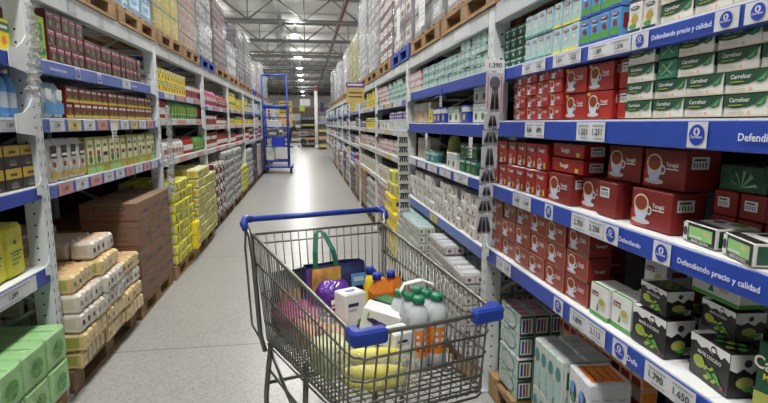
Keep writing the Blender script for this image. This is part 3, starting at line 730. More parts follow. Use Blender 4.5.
put('tea_l',XR+.14,1.44,1.162+e+.1288,RZ['R'],'dark red cup tea box in the upper row, nearer of the two')
put('tea_l',XR+.36,1.80,1.162+e,RZ['R'],'dark red tea box standing back in the second row of the waist-level shelf')
row('R',1.162+e,1.31,.75,'dk_pack','dark maroon tea pack with barcode sticker, low row on the waist-level shelf','dark maroon packs with barcode stickers',back=.15,layers=2,jit=.004)
row('R',1.162+e+.1455,1.30,.75,'dk_green','dark green film-wrapped tea pack on top of the dark maroon packs','dark green wrapped packs on the maroon packs',back=.155,layers=1,jit=.006)
row('R',1.162+e,1.30,.75,'dk_green','dark green film-wrapped tea pack at the back of the waist-level shelf','dark green wrapped packs at the back',back=.25,layers=3,jit=.01)
put('flat',XR+.115,1.215,1.162+e,-math.pi/2-.12,'white and black mate tea box lying flat on the bare deck, farther of the pair')
put('flat',XR+.085,1.045,1.162+e,-math.pi/2-.30,'white and black mate tea box lying flat at the deck edge, nearer of the pair')
put('flat',XR+.29,1.10,1.162+e,-math.pi/2+.05,'white and black mate tea box lying flat behind the other two')
put('flat',XR+.115,.87,1.162+e,-math.pi/2-.05,'white and black mate tea box lying flat at the right edge of the photo')
# lowest shelf
row('R',.782+e,2.79,1.72,'tea_cup','red tea box with cup, in the three-high block on the lowest shelf','red cup boxes on the lowest shelf',layers=3,deep=1,jit=.006,back=.03)
row('R',.782+e,2.70,1.70,'tea_cup','red tea box in the shaded second row of the lowest shelf','red boxes in the second row, lowest shelf',layers=3,back=.15,jit=.006)
row('R',.782+e,1.68,1.45,'tea_cup','dark red tea box standing back behind the white boxes','dark boxes behind the white boxes',layers=3,back=.25)
put('wht',XR+.075,1.655,.782+e,RZ['R'],'white infusion box with green foot, front row next to the red block')
put('wht',XR+.085,1.535,.782+e,RZ['R'],'white infusion box with green foot, front row beside the black boxes')
put('wht',XR+.20,1.55,.782+e+.0,RZ['R'],'white infusion box standing in the second row, supporting another')
put('wht',XR+.20,1.53,.782+e+.126,RZ['R'],'white infusion box on top, raised behind the front white pair')
put('mate',XR+.08,1.385,.782+e,RZ['R'],'black mate tea box with leaves, at the shelf edge beside the white boxes')
put('mate_s',XR+.085,1.385,.782+e+.126,RZ['R']-.05,'smaller black mate tea box standing on the larger one beside the white boxes')
put('mate',XR+.10,1.155,.782+e,RZ['R']-.12,'black mate tea box with leaves, nearest one at the shelf edge over the price card')
put('mate',XR+.20,1.40,.782+e,RZ['R'],'black mate tea box standing back in the second row')
put('mate_s',XR+.15,1.20,.782+e+.126,RZ['R']-.08,'smaller black mate tea box standing on the nearest large one')
put('wht_l',XR+.17,1.24,.782+e+.212,RZ['R']-.05,'wide white infusion box with green foot, topmost of the pile of black boxes')
put('mate',XR+.24,1.22,.782+e,RZ['R'],'black mate tea box at the back, under the wide white box')
put('cf_big',XR+.10,.905,.782+e,RZ['R'],'large dark green box lettered Carrefour Mate cocido at the corner of the photo')
row('R',.782+e,1.10,.75,'dk_green','dark green wrapped pack in shade at the back of the lowest shelf','dark wrapped packs at the back of the lowest shelf',back=.45,layers=4,jit=.01)
# ------------------------------------------------------------------ second right bay
row('R',1.80+e,2.92,4.65,'teal_s','small mint and teal tea box on the top shelf of the second right bay','mint tea boxes on the top shelf',layers=[4,4,4,4,4,3,3,3,3,3,3,3,3,3,3,3,3,3],jit=.008)
row('R',1.80+e,4.66,5.2,'pink_s','small white and pink tea box at the far end of the second bay top shelf','pink and white boxes on the top shelf',layers=3,jit=.006)
A='assorted grocery packet on the eye-level shelf of the second right bay'
for (y0,y1,k,l,n,bk) in ((2.95,3.3,'white_box',2,'white and mint box by the hanging utensil strip',.04),(3.3,3.55,'blue_box',1,'blue box with a white band between white boxes',.03),(3.56,3.83,'white_box',1,'white and mint box at mid shelf',.05),
    (3.84,4.25,'blue_box',1,'blue box with a white band beside the yellow carton',.03),(4.27,4.4,'yel_box',1,'yellow box with olive band',.03),(4.42,5.15,'beige_box',1,'beige cereal box at the far end',.06)):
    row('R',1.50+e,y0,y1,k,n+', eye-level, second right bay',n+' group',layers=l,back=bk,jit=.006)
for (y0,y1,k,l,n,bk) in ((2.95,3.25,'teal_box',1,'teal and mint tea box beside the dark green boxes',.05),(3.1,3.5,'green_box',2,'dark green tea box with teal band, stacked two high',.04),(3.52,3.85,'white_box',1,'white box with mint band',.03),
    (3.88,4.15,'bag_olive',1,'olive green coffee bag standing upright',.10),(4.17,4.5,'teal_box',1,'teal and mint tea box at the shelf middle',.03),(4.52,5.15,'grey_pack',1,'beige and silver pack at the far end',.08)):
    row('R',1.162+e,y0 if k!='teal_box' or y0>4 else y0-.02,y1,k,n+', waist-level, second right bay',n+' group, waist level',layers=l,back=bk+(0 if y0>3 else .14),jit=.006)
row('R',.76+e,2.93,5.15,'milk','small white carton with red mark on the lowest shelf of the second right bay','small white cartons on the lowest shelf',layers=[4,4,4,4,3,4,4,4,4,4,3,4,4,4,3,4,4,4,3,3,4],jit=.012,drop=.2)
row('R',.76+e,2.93,5.0,'milk','small white carton in the second row behind the front cartons','small white cartons, second row',layers=3,jit=.012,back=.10,drop=.2)

# ------------------------------------------------------------------ left rack, near and second bay
row('L',1.868+e,2.7,3.05,'yel_box2','yellow box at the top left corner of the photo, behind the white bracket','yellow boxes at the top left corner',back=.04)
row('L',1.53+e,2.5,3.1,'btl_blue','blue cleaner bottle on the eye-level shelf at the left photo edge','blue bottles at the left edge',back=.03,deep=2)
row('L',1.147+e,2.36,3.14,'coffee','black and gold coffee box at the left photo edge','black and gold coffee boxes',layers=2,back=.03)
row('L',.6825+e,2.62,3.12,'bag_yellow','bright yellow bag with green print on the lowest left shelf','yellow bags on the lowest left shelf',back=.05,deep=2,gap=.004)
row('L',1.868+e,3.26,3.37,'lime_box','lime yellow yerba pack at the left end of the maroon boxes','lime pack')
row('L',1.868+e,3.40,3.90,'maroon','maroon tea box with a green dot, in the three-high block on the top left shelf','maroon tea boxes stacked three high',layers=3,jit=.004)
row('L',1.868+e,3.91,5.2,'maroon','maroon tea box with a green dot, in the two-high run on the top left shelf','maroon tea boxes stacked two high',layers=2,jit=.006)
row('L',1.53+e,3.26,3.54,'bag_blue','pale blue and white bag beside the maroon boxes on the eye-level left shelf','pale blue bags on the eye-level left shelf',deep=2)
row('L',1.53+e,3.56,5.45,'maroon2','maroon tea box with gold foot, two high on the eye-level left shelf','maroon boxes with gold foot on the eye-level left shelf',layers=2,jit=.005)
row('L',1.14+e,3.26,3.79,'bag_white','white bag with black and red print on the waist-level left shelf','white bags on the waist-level left shelf',deep=2)
row('L',1.14+e,3.81,4.6,['yerba','yerba','yerba2'],'olive and cream yerba mate pack in the nearer half of the waist-level left shelf','yerba packs, nearer half',jit=.008)
row('L',1.14+e,4.62,5.5,['yerba2','yerba2','yerba'],'olive and cream yerba mate pack in the farther half of the waist-level left shelf','yerba packs, farther half',jit=.008)

# ------------------------------------------------------------------ farther bays, left
zz=LLV[2]
row('L',zz[0]+e,5.68,7.0,'yel_box','yellow box with olive band, stacked on the top shelf of the third left bay','yellow boxes, third left bay',layers=2,jit=.006)
row('L',zz[0]+e,7.0,7.9,'red_box','red and white box on the top shelf of the third left bay','red boxes, third left bay',layers=1,deep=1,jit=.006)
row('L',zz[1]+e,5.68,6.1,'btl_red','red-capped bottle near the clear plastic strip, third left bay','red bottles, third left bay',deep=2)
row('L',zz[1]+e,6.12,7.5,'bag_green','bright green bag on the middle shelf of the third left bay','green bags, third left bay',jit=.01,layers=1)
row('L',zz[1]+e,7.5,7.95,'btl_black','black bottle with red label, middle shelf of the third left bay','dark bottles, third left bay')
row('L',zz[2]+e,5.68,6.6,'bag_white2','white bag with red print on the lower shelf of the third left bay','white bags, third left bay',jit=.01,deep=2)
row('L',zz[2]+e,6.6,7.2,'btl_red','red bottle on the lower shelf of the third left bay','red bottles, lower shelf, third left bay',deep=2)
row('L',zz[2]+e,7.22,7.95,'bag_green','bright green bag at the far end of the lower shelf, third left bay','green bags, lower shelf, third left bay')
plans={3:(('bag_pink','bag_red'),('btl_red','jar_red'),('jar_red','btl_red')),4:(('yel_box2','yel_box'),('btl_yel','yel_box2'),('btl_red','red_box')),
 5:(('yel_box2','lilac_box'),('yel_box','btl_yel'),('jar_red','red_box')),6:(('white_box','lilac_box'),('beige_box','white_box'),('blue_box','red_box')),
 7:(('white_box','beige_box'),('yel_box','white_box'),('blue_box','purple_box')),8:(('white_box','red_box'),('beige_box','white_box'),('blue_box','yel_box'))}
nice={'bag_pink':'pink bag','bag_red':'red bag','btl_red':'red bottle','jar_red':'red-lidded jar','yel_box2':'tall yellow box','yel_box':'yellow box','btl_yel':'yellow bottle','red_box':'red box','lilac_box':'lilac pack','white_box':'white box','beige_box':'beige box','blue_box':'blue box','purple_box':'purple pack','bag_green':'green bag','grey_pack':'beige pack','orange_box':'orange box','black_pack':'dark pack','btl_black':'black bottle','teal_s':'mint box','btl_blue':'blue bottle','bag_olive':'olive bag','pink_s':'pink and white box','green_box':'dark green box'}
lv=['top','middle','lower']
for i,pl in plans.items():
    z3=LLV.get(i,(1.80,1.47,1.04)); y0=LQ[i]+.07; y1=LQ[i+1]-.07; ym=y0+(y1-y0)*(.35+.3*rnd())
    for j,(a_,b_) in enumerate(pl):
        for (k,p0,p1,hf) in ((a_,y0,ym,'nearer'),(b_,ym,y1,'farther')):
            room=(z3[j-1]-.09 if j else 2.31-.15)-z3[j]; k=k if K[k][3][2]<room-.02 else ('yel_box' if 'yel' in k else 'red_box' if 'red' in k and room>.18 else 'blue_box')
            h=K[k][3][2]; n=max(1,min(2,int((room-.02)/h)))
            row('L',z3[j]+e,p0,p1,k,'%s on the %s shelf, %s half of the %s left rack bay'%(nice[k],lv[j],hf,ordn[i]),'%s %s %s left %s'%(nice[k],lv[j],hf,ordn[i]),layers=n,jit=.01,drop=.15)
# farther bays, right
plansR={2:(('teal_s','pink_s'),('lilac_box','white_box'),('pink_s','grey_pack'),('grey_pack','beige_box')),3:(('yel_box','teal_s'),('yel_box2','bag_olive'),('grey_pack','beige_box'),('grey_pack','grey_pack')),
 4:(('white_box','yel_box'),('black_pack','white_box'),('btl_black','black_pack'),('red_box','blue_box')),5:(('blue_box','white_box'),('purple_box','white_box'),('blue_box','black_pack'),('orange_box','white_box')),
 6:(('white_box','blue_box'),('black_pack','lilac_box'),('lilac_box','red_box'),('blue_box','white_box')),7:(('white_box','black_pack'),('blue_box','white_box'),('red_box','lilac_box'),('white_box','blue_box')),8:(('black_pack','white_box'),('white_box','blue_box'),('lilac_box','orange_box'),('white_box','red_box')),9:(('white_box','blue_box'),('white_box','red_box'),('lilac_box','white_box'),('white_box','red_box'))}
lv4=['top','second','third','lowest']
for i,pl in plansR.items():
    z4=(1.75,1.42,1.11,.72) if i<4 else (1.75,1.42,1.05,.60); y0=RQ[i]+.07; y1=RQ[i+1]-.07; ym=y0+(y1-y0)*(.35+.3*rnd())
    for j,(a_,b_) in enumerate(pl):
        for (k,p0,p1,hf) in ((a_,y0,ym,'nearer'),(b_,ym,y1,'farther')):
            room=(z4[j-1]-.09 if j else 2.14-.12)-z4[j]; k=k if K[k][3][2]<room-.02 else ('yel_box' if 'yel' in k else 'blue_box' if j%2 else 'pink_s')
            h=K[k][3][2]; n=max(1,min(4 if i==2 else 3 if i<6 else 2,int((room-.02)/h)))
            row('R',z4[j]+e,p0,p1,k,'%s on the %s shelf, %s half of the %s right rack bay'%(nice[k],lv4[j],hf,ordn[i]),'%s %s %s right %s'%(nice[k],lv4[j],hf,ordn[i]),layers=n,jit=.01,drop=.15)
# ------------------------------------------------------------------ pallets and what stands on them
woodm=mat('pallet_wood',(.31,.19,.09),rough=.8,var=.28,scale=7,rand=.15)
woodd=mat('pallet_wood_dark',(.20,.13,.075),rough=.85,var=.3,scale=7,rand=.15)
bluem=mat('pallet_blue',(.02,.06,.30),rough=.6,rand=.1)
_pal={}
def pallet(x,y,z,label,group=None,L=.98,D=.95,m=None,hh=.135):
    """L along the aisle, D across it"""
    m=m or woodm; key=(L,D,m.name,hh)
    if key in _pal: return copy_tree(_pal[key],(x,y,z),label=label,group=group)
    t=thing('wooden_pallet' if m is not bluem else 'blue_pallet',label,'pallet',(x,y,z),group=group); _pal[key]=t
    b=LMB(); n=6
    for i in range(n):
        yy=-L/2+(L-.10)*i/(n-1); b.box(-D/2,yy,hh-.02,D/2,yy+.10,hh,m,.002)
    b.build('deck_boards',t)
    b=LMB()
    for xx in (-D/2,-.05,D/2-.10): b.box(xx,-L/2,hh-.04,xx+.10,L/2,hh-.0205,m)
    b.build('stringer_boards',t)
    b=LMB()
    for xx in (-D/2,-.05,D/2-.10): b.box(xx,-L/2,0,xx+.10,L/2,.02,m)
    b.build('bottom_boards',t)
    b=LMB(); b.box(-.05,-.065,.0205,.05,.065,hh-.0405,m,.003); me=b.mesh('block')
    for xx in (-D/2+.05,0,D/2-.05):
        for yy in (-L/2+.065,0,L/2-.065):
            o=bpy.data.objects.new('block',me); COL.objects.link(o); o.parent=t; o.location=(xx,yy,0)
    return t
def floor_kind(name,oname,cat,p): return kind(name,oname,cat,p,1.0)
# --- floor kinds in true metres
gf=mat('green_film_pack',(.30,.54,.24),rough=.3,bump=.35,bscale=14,var=.16,scale=9)
gfd=mat('green_film_hole',(.07,.26,.03),rough=.15,bump=.6,bscale=60,var=.5,scale=30)
def green_pack():
    p=Pack(.20,.30,.175,gf,.012)
    p.el('F',.55,.45,.058,.052,'lgreen',1); p.el('F',.55,.45,.050,.044,gfd,2)
    p.r('T',.49,.0,.51,1,'green',1); p.el('R',.5,.45,.08,.045,gfd,1)
    return p
floor_kind('green_pack','bottle_pack','wrapped pack',green_pack())
fw=mat('flour_film_white',(.66,.62,.54),rough=.3,bump=.5,bscale=22,var=.12)
fy=mat('flour_film_yellow',(.66,.50,.24),rough=.3,bump=.5,bscale=22,var=.14)
def flour_pack(body,acc,side_=.335):
    p=Pack(side_,.27,.108,body,.016)
    for i in range(5):
        u=.05+.19*i
        p.r('F',u,.12,u+.13,.80,'offwhite',1); p.r('F',u+.025,.25,u+.10,.62,acc,2); p.el('F',u+.065,.70,.008,.008,'orange',2,n=8)
        for v in (.06,.54): p.r('T',u,v,u+.14,v+.38,'peach',1)
    for i in range(4):
        u=.06+.24*i; p.r('L',u,.12,u+.16,.82,'cream',1); p.r('L',u+.03,.3,u+.13,.6,'olive' if acc=='gold' else 'beige',2); 
        p.r('R',u,.12,u+.16,.82,'cream',1); p.r('R',u+.03,.3,u+.13,.6,acc,2)
    return p
floor_kind('flour_w','flour_pack','flour pack',Lumps(.335,.265,.107,5,2,1,fw,top='peach',front=[(.2,.25,.8,.75,'offwhite'),(.3,.35,.7,.62,'maroon')],side='beige',bev=.014,j=.005,seed=3))
floor_kind('flour_y','flour_pack','flour pack',Lumps(.335,.265,.107,5,2,1,fy,top='peach',front=[(.2,.22,.8,.78,'cream'),(.3,.35,.7,.6,'gold')],side='olive',bev=.014,j=.005,seed=4))
def brown_box(w=.293,d=.40,h=.192):
    p=Pack(w,d,h,mat('cardboard',(.21,.125,.078),rough=.75,var=.08,scale=5),.003)
    p.r('F',0,.30,1,.345,'brick',1); p.r('F',.52,.52,.95,.62,'navy',1); p.r('F',.56,.70,.9,.73,'dkraft',1); p.r('F',.05,.55,.4,.60,'dkraft',1); p.r('F',.05,.68,.3,.71,'dkraft',1)
    p.r('F',.05,.12,.25,.2,'dkraft',1)
    p.r('L',0,.28,1,.325,'brick',1); p.r('L',.25,.72,.78,.86,'ink',1); p.r('L',.27,.745,.76,.835,'kraft',2); p.r('L',.30,.77,.73,.80,'ink',3); p.r('L',.25,.5,.8,.54,'brick',1); p.r('L',.35,.12,.7,.16,'dkraft',1)
    p.r('T',.485,0,.515,1,'tan',1)
    return p
floor_kind('brown','cardboard_box','cardboard box',brown_box())
def soft_pack(w,d,h,body,acc,spots=3,acc2='white'):
    p=Pack(w,d,h,body,.01)
    for i in range(spots):
        u=(i+.2)/spots; p.r('F',u,.18,u+.62/spots,.80,acc,1); p.r('F',u+.12/spots,.35,u+.45/spots,.6,acc2,2)
    for i in range(2):
        p.r('R',.1+.45*i,.2,.45+.45*i,.8,acc,1); p.r('R',.18+.45*i,.35,.32+.45*i,.65,acc2,2); p.r('L',.1+.45*i,.2,.45+.45*i,.8,acc,1); p.r('T',.1+.45*i,.1,.42+.45*i,.9,acc,1)
    return p
ys=mat('yellow_film',(.62,.60,.06),rough=.3,bump=.5,bscale=20,var=.15)
ys2=mat('yellow_film_strong',(.82,.62,.02),rough=.3,bump=.3,bscale=20,var=.1)
floor_kind('yel_soft','pasta_pack','wrapped pack',Lumps(.20,.25,.10,2,2,1,ys,top='olive',front=[(.15,.2,.85,.8,'olive'),(.3,.35,.7,.6,'silver')],side='silver',bev=.016,j=.006,seed=5))
floor_kind('yel_slab','pasta_pack','wrapped pack',Lumps(.36,.40,.105,4,3,1,mat('yellow_film_pale',(.58,.56,.20),rough=.3,bump=.5,bscale=20),top='offwhite',front=[(.15,.25,.85,.75,'olive'),(.3,.4,.7,.6,'offwhite')],side='gold',bev=.014,j=.005,seed=6))
floor_kind('yel_cube','baking_pack','wrapped pack',soft_pack(.17,.22,.15,ys2,'yellow',2,'blue'))
floor_kind('yel_cube2','baking_pack','wrapped pack',soft_pack(.24,.22,.13,mat('yellow_pale_pack',(.70,.62,.13),rough=.3,bump=.3,bscale=20),'olive',1,'grey'))
floor_kind('pink_sack','sugar_sack','sack',Lumps(.30,.40,.16,5,3,2,None,vary=[mat('pink_film',(.30,.18,.20),rough=.3,bump=.6,bscale=16,var=.3),'maroon','offwhite'],bev=.02,j=.008,seed=7))
floor_kind('grey_sack','rice_sack','sack',Lumps(.30,.40,.13,3,3,1,mat('grey_film',(.38,.39,.38),rough=.3,bump=.6,bscale=16,var=.2),front=[(.2,.2,.8,.5,'dgrey'),(.2,.6,.8,.8,'offwhite')],bev=.02,j=.008,seed=8))
floor_kind('dark_sack','drinks_pack','wrapped pack',soft_pack(.28,.36,.22,mat('dark_sack',(.06,.06,.08),rough=.3,bump=.5,bscale=16),'navy',2,'brick'))
floor_kind('mixed_pack','drinks_pack','wrapped pack',soft_pack(.28,.36,.20,mat('mix_film',(.45,.42,.40),rough=.3,bump=.5,bscale=16),'brick',2,'offwhite'))
floor_kind('tan_pack','cereal_pack','wrapped pack',soft_pack(.28,.36,.20,mat('tan_film',(.30,.20,.12),rough=.4,bump=.3,bscale=16),'dkraft',2,'beige'))
floor_kind('white_carton','tomato_carton','carton block',None or soft_pack(.205,.15,.062,mat('carton_film',(.40,.39,.37),rough=.3,bump=.3,bscale=30),'silver',3,'brick'))
def _milk_tray_old():     # film-wrapped tray of small cartons: framed square ends and a lens print
    p=Pack(.24,.155,.108,mat('milk_film',(.50,.56,.53),rough=.22,bump=.4,bscale=26,var=.1),.005)
    p.el('F',.5,.5,.08,.046,'teal',1); p.el('F',.5,.5,.074,.042,'mint',2); p.el('F',.5,.5,.03,.02,'offwhite',3)
    for a in (.04,.52):
        p.r('R',a,.06,a+.44,.94,'dgreen',1); p.r('R',a+.05,.14,a+.38,.86,'offwhite',2); p.r('R',a+.09,.2,a+.16,.8,'blue',3); p.r('R',a+.20,.2,a+.26,.8,'brick',3); p.r('R',a+.30,.2,a+.34,.8,'dgreen',3)
    p.r('T',.02,.05,.98,.45,'teal',1); 
    for i in range(4): p.r('T',.1+.22*i,.56,.22+.22*i,.86,'pink',2)
    return p
def milk_tray():
    b=Lumps(.24,.155,.108,4,2,1,mat('milk_film',(.44,.50,.47),rough=.22,bump=.4,bscale=26,var=.1),front=[(.1,.1,.9,.9,'mint')],bev=.004,j=.001,seed=2)
    b.disc((0,-.079,.054),(1,0,0),(0,0,1),.085,.046,'teal',16); b.disc((0,-.0796,.054),(1,0,0),(0,0,1),.079,.042,mat('milk_film',(.44,.50,.47)),16)
    x=.1208
    for y0 in (-.075,.003):
        for (a,b_,c2,d_,mm,l) in ((0,0,.072,.104,'dgreen',0),(.006,.014,.066,.092,'offwhite',1),(.012,.02,.024,.086,'blue',2),(.030,.02,.040,.086,'brick',2),(.046,.02,.054,.086,'green',2)):
            xx=x+l*.0005; b.quad((xx,y0+a,b_),(xx,y0+c2,b_),(xx,y0+c2,d_),(xx,y0+a,d_),mm)
    for i in range(4):
        for y0 in (-.06,.02): b.quad((-.11+.06*i,y0,.1088),(-.072+.06*i,y0,.1088),(-.072+.06*i,y0+.035,.1088),(-.11+.06*i,y0+.035,.1088),'pink')
    return b
floor_kind('milk_tray','milk_tray','wrapped tray',milk_tray())
def tall_milk():
    p=Pack(.058,.10,.215,mat('milk_film2',(.52,.60,.56),rough=.22,bump=.3,bscale=30),.003)
    p.r('F',.1,.08,.9,.5,'mint',1); p.el('F',.5,.7,.02,.03,'teal',2); p.r('R',0,0,1,.16,'dgreen',1); p.r('R',.12,.3,.88,.9,'offwhite',1); p.r('R',.2,.45,.5,.8,'green',2); p.r('R',.6,.4,.8,.6,'blue',2); p.r('T',.05,.1,.95,.9,'grey',1)
    return p
floor_kind('tall_milk','milk_carton','milk carton',tall_milk())
def tower():
    p=Pack(.30,.24,.062,mat('brick_film',(.48,.50,.48),rough=.2,bump=.5,bscale=22),.006)
    for i in range(5):
        p.r('F',.03+.195*i,.1,.18+.195*i,.9,'offwhite',1); p.r('F',.06+.195*i,.35,.11+.195*i,.65,'teal',2); p.r('T',.03+.195*i,.05,.18+.195*i,.95,'mint',1)
    for i in range(4): p.r('R',.04+.24*i,.1,.22+.24*i,.9,'offwhite',1); p.r('R',.08+.24*i,.3,.14+.24*i,.7,'green',2)
    return p
floor_kind('green_tray','milk_tray','wrapped tray',tower())
def juice():
    p=Pack(.062,.07,.085,c('peach',rough=.35),.002); p.r('F',.1,.1,.9,.45,'brick',1); p.r('F',.1,.55,.9,.9,'offwhite',1); p.r('T',.1,.1,.9,.9,'offwhite',1); p.r('R',.1,.1,.9,.9,'orange',1); return p
floor_kind('juice','juice_carton','juice carton',juice())
def promo():
    p=Pack(.165,.16,.165,mat('promo_film',(.62,.64,.68),rough=.2,bump=.3,bscale=24),.005)
    for u in (.26,.74): p.el('F',u,.45,.030,.042,'navy',1); p.el('F',u-.04,.55,.018,.026,'lblue',2); p.el('F',u,.30,.016,.018,'bgreen',2)
    for i in range(3): p.r('R',.08+.3*i,.3,.24+.3*i,.55,'navy',1); p.r('R',.08+.3*i,.62,.26+.3*i,.66,'grey',1)
    p.r('T',.12,.12,.88,.90,'orange',1); 
    for a in (.25,.45,.65): p.r('T',.22,a,.78,a+.03,'brown',2)
    p.r('T',.2,.2,.22,.82,'brown',2); p.r('T',.78,.2,.80,.82,'brown',2); p.r('T',.2,.80,.8,.82,'brown',2)
    return p
floor_kind('promo','milk_pack','wrapped pack',promo())

PZ=.1355
def block(side,k,y0,ny,layers,x_front,label,group,deep=1,jit=.004,z0=PZ,gy=.004,drop=0):
    me,on,cat,(w,d,h)=K[k]; s=1 if side=='R' else -1
    for i in range(ny):
        n=layers if isinstance(layers,int) else layers[min(i,len(layers)-1)]
        for q in range(deep):
            for l in range(n):
                kk=k
                if l==n-1 and rnd()<drop: continue
                put(kk,x_front+s*(d/2+q*(d+.004)),y0+w/2+i*(w+gy),z0+l*(h+.0012),RZ[side],label,group,jit,real=True)
# left floor
FP='wooden pallet on the floor under '
pallet(-1.76,2.07,0,FP+'the green film-wrapped packs',L=1.28)
block('L','green_pack',1.46,6,2,-1.25,'green film-wrapped bottle pack, two layers high at the lower left photo corner','green wrapped packs on the floor pallet',deep=3)
pallet(-1.78,3.36,0,FP+'the flour packs',L=1.04,m=woodd)
NF=[[5,6,6],[6,6,6],[4,5,6]]
for i in range(3):
    for q in range(3):
        for l in range(NF[i][q]):
            k='flour_y' if (l in (0,1,4) and q<2) or (l+i)%4==1 else 'flour_w'
            put(k,-1.25-.1325-q*.272-(.03 if (l>3 and q==0) else 0)+random.uniform(-.022,.022),2.86+.17+i*.345+random.uniform(-.008,.008),PZ+l*.1084,RZ['L']+random.uniform(-.05,.05),
                ('yellow-tinted film-wrapped flour pack in the stepped pile on the left floor pallet' if k=='flour_y' else 'white and maroon film-wrapped flour pack in the stepped pile on the left floor pallet'),
                'yellow flour packs' if k=='flour_y' else 'white flour packs',real=True)
pallet(-1.76,4.40,0,FP+'the brown cardboard boxes',L=.92)
block('L','brown',3.955,3,4,-1.27,'brown cardboard box with a red stripe, four high on the left floor pallet','brown boxes with red stripe',deep=1,jit=.003)
block('L','brown',3.955,3,3,-1.675,'brown cardboard box in the shaded back row of the left floor pallet','brown boxes in the back row',deep=1,jit=.003)
pallet(-1.74,5.38,0,FP+'the small yellow wrapped packs',L=.90)
block('L','yel_soft',4.97,4,[8,8,8,7],-1.25,'small yellow film-wrapped pack in the stack beyond the brown boxes','small yellow packs, left floor',deep=2,jit=.01)
pallet(-1.74,6.42,0,FP+'the large pale yellow wrapped slabs',L=1.1)
block('L','yel_slab',5.88,3,[8,8,7],-1.22,'pale yellow film-wrapped slab in the tall stack on the left floor','pale yellow slabs, left floor',jit=.008)
block('L','yel_cube',5.62,1,2,-1.20,'bright yellow pack in front of the pale yellow slabs','bright yellow packs in front of the slabs',z0=PZ,jit=.004)
b=LMB(); b.lathe([(.07,0),(.075,.02),(.075,.07),(.05,.09)],c('offwhite'),14); b.build('plastic_tub',loc=(-1.46,6.75,PZ+7*.1062),label='white plastic tub standing on the pale yellow slabs',category='tub')
LF=[(7.14,'pink_sack','mottled pink and maroon sack',5),(8.18,'grey_sack','grey and white sack',7),(9.30,'grey_sack','grey and white sack',7),(10.34,'yel_soft','small yellow pack',5),(11.46,'grey_sack','grey and white sack',6),(12.5,'dark_sack','dark navy pack',4),
 (13.62,'mixed_pack','white and red pack',4),(14.65,'dark_sack','dark navy pack',4),(15.78,'mixed_pack','white and red pack',4),(16.8,'grey_sack','grey and white sack',6),(17.94,'mixed_pack','white and red pack',4),(18.96,'tan_pack','brown pack',4)]
for i,(y0,k,nm,n) in enumerate(LF):
    pallet(-1.78,y0+.48,0,'wooden floor pallet, %s one beyond the pale yellow slabs on the left'%ordn[i],m=woodd)
    block('L',k,y0,3 if k!='yel_soft' else 4,n,-1.27,'film-wrapped %s on the %s pallet beyond the pale yellow slabs'%(nm,ordn[i]),nm+' left %d'%i,jit=.01)
# right floor
pallet(1.45,1.93,0,FP+'the wrapped trays at the lower right',L=1.18)
for l in range(2):
    put('milk_tray',1.075,2.32,PZ+l*.109,RZ['R'],'film-wrapped tray of mint cartons, %s of the stack beside the cart nose'%['lowest','second'][l],real=True)
for l in range(2,4):
    put('milk_tray',1.085,2.34,PZ+l*.109,RZ['R'],'film-wrapped tray with pink-flecked top, %s of the stack beside the cart nose'%['third from the floor','topmost'][l-2],real=True)
for l in range(2,4):
    put('milk_tray',1.25,2.34,PZ+l*.109,RZ['R'],'film-wrapped mint tray standing behind the stack beside the cart nose, %s'%['lower','upper'][l-2],real=True)
block('R','milk_tray',1.40,1,1,.985,'film-wrapped mint tray lying low under the near stacks','low mint trays by the cart',deep=2,jit=.006)
block('R','tall_milk',1.74,4,2,.975,'tall mint milk carton standing in the film-wrapped row next to the cart nose','tall mint milk cartons',z0=PZ,jit=.001,deep=2)
block('R','juice',1.60,10,5,1.22,'small peach and white juice carton in the row against the back','small peach juice cartons',z0=PZ+.110,jit=.002)
put('promo',1.06,1.62,PZ+.110,RZ['R']-.10,'film-wrapped white pack with dark fruit print, under the orange-topped one',real=True)
put('promo',1.06,1.62,PZ+.110+.1665,RZ['R']-.10,'film-wrapped white pack with an orange panel on top, nearest on the floor pallet',real=True)
block('R','tall_milk',1.40,2,1,1.3,'tall mint milk carton at the near end of the floor pallet','near tall milk cartons',z0=PZ+.110)
block('R','dark_sack',1.33,3,3,1.35,'dark wrapped pack in shade at the back of the near floor pallet','dark packs at the back of the pallet')
pallet(1.36,3.18,0,FP+'the small white cartons',L=1.0,m=woodm)
block('R','white_carton',2.69,4,[8,8,9,9],.865,'small white carton with red marks in the long block beside the cart','white cartons beside the cart',deep=3,jit=.003)
pallet(1.32,4.24,0,FP+'the mint film-wrapped trays',L=1.0,m=woodm)
block('R','green_tray',3.72,3,9,.83,'mint film-wrapped tray in the block beyond the white cartons','mint trays beyond the white cartons',deep=2,jit=.006)
pallet(1.35,5.30,0,FP+'the bright yellow packs beyond the cart handle',L=.80,m=woodd)
block('R','yel_cube',4.92,4,[3,4,4,4],.86,'bright yellow pack with blue and white print in the stack beyond the cart handle','bright yellow packs beyond the cart handle',deep=2,jit=.006)
block('R','yel_cube2',5.10,2,1,.88,'pale yellow pack on top of the bright yellow stack','pale yellow packs on the bright stack',z0=PZ+4*.1512,jit=.004)
put('yel_cube2',.995,5.35,PZ+4*.1512+.1314,RZ['R'],'pale yellow pack crowning the yellow stack beyond the cart handle',real=True)
fr=[(5.95,'mixed_pack','red and white pack',3),(7.12,'grey_sack','grey sack',4),(8.15,'tan_pack','brown pack',3),(9.35,'tan_pack','brown pack',3),(10.38,'dark_sack','dark pack',2),(11.58,'mixed_pack','red and white pack',3),(12.6,'dark_sack','dark pack',3),(13.8,'grey_sack','grey sack',4),(14.84,'tan_pack','brown pack',3),(16.04,'mixed_pack','red and white pack',3),(17.06,'tan_pack','brown pack',3),(18.3,'grey_sack','grey sack',4)]
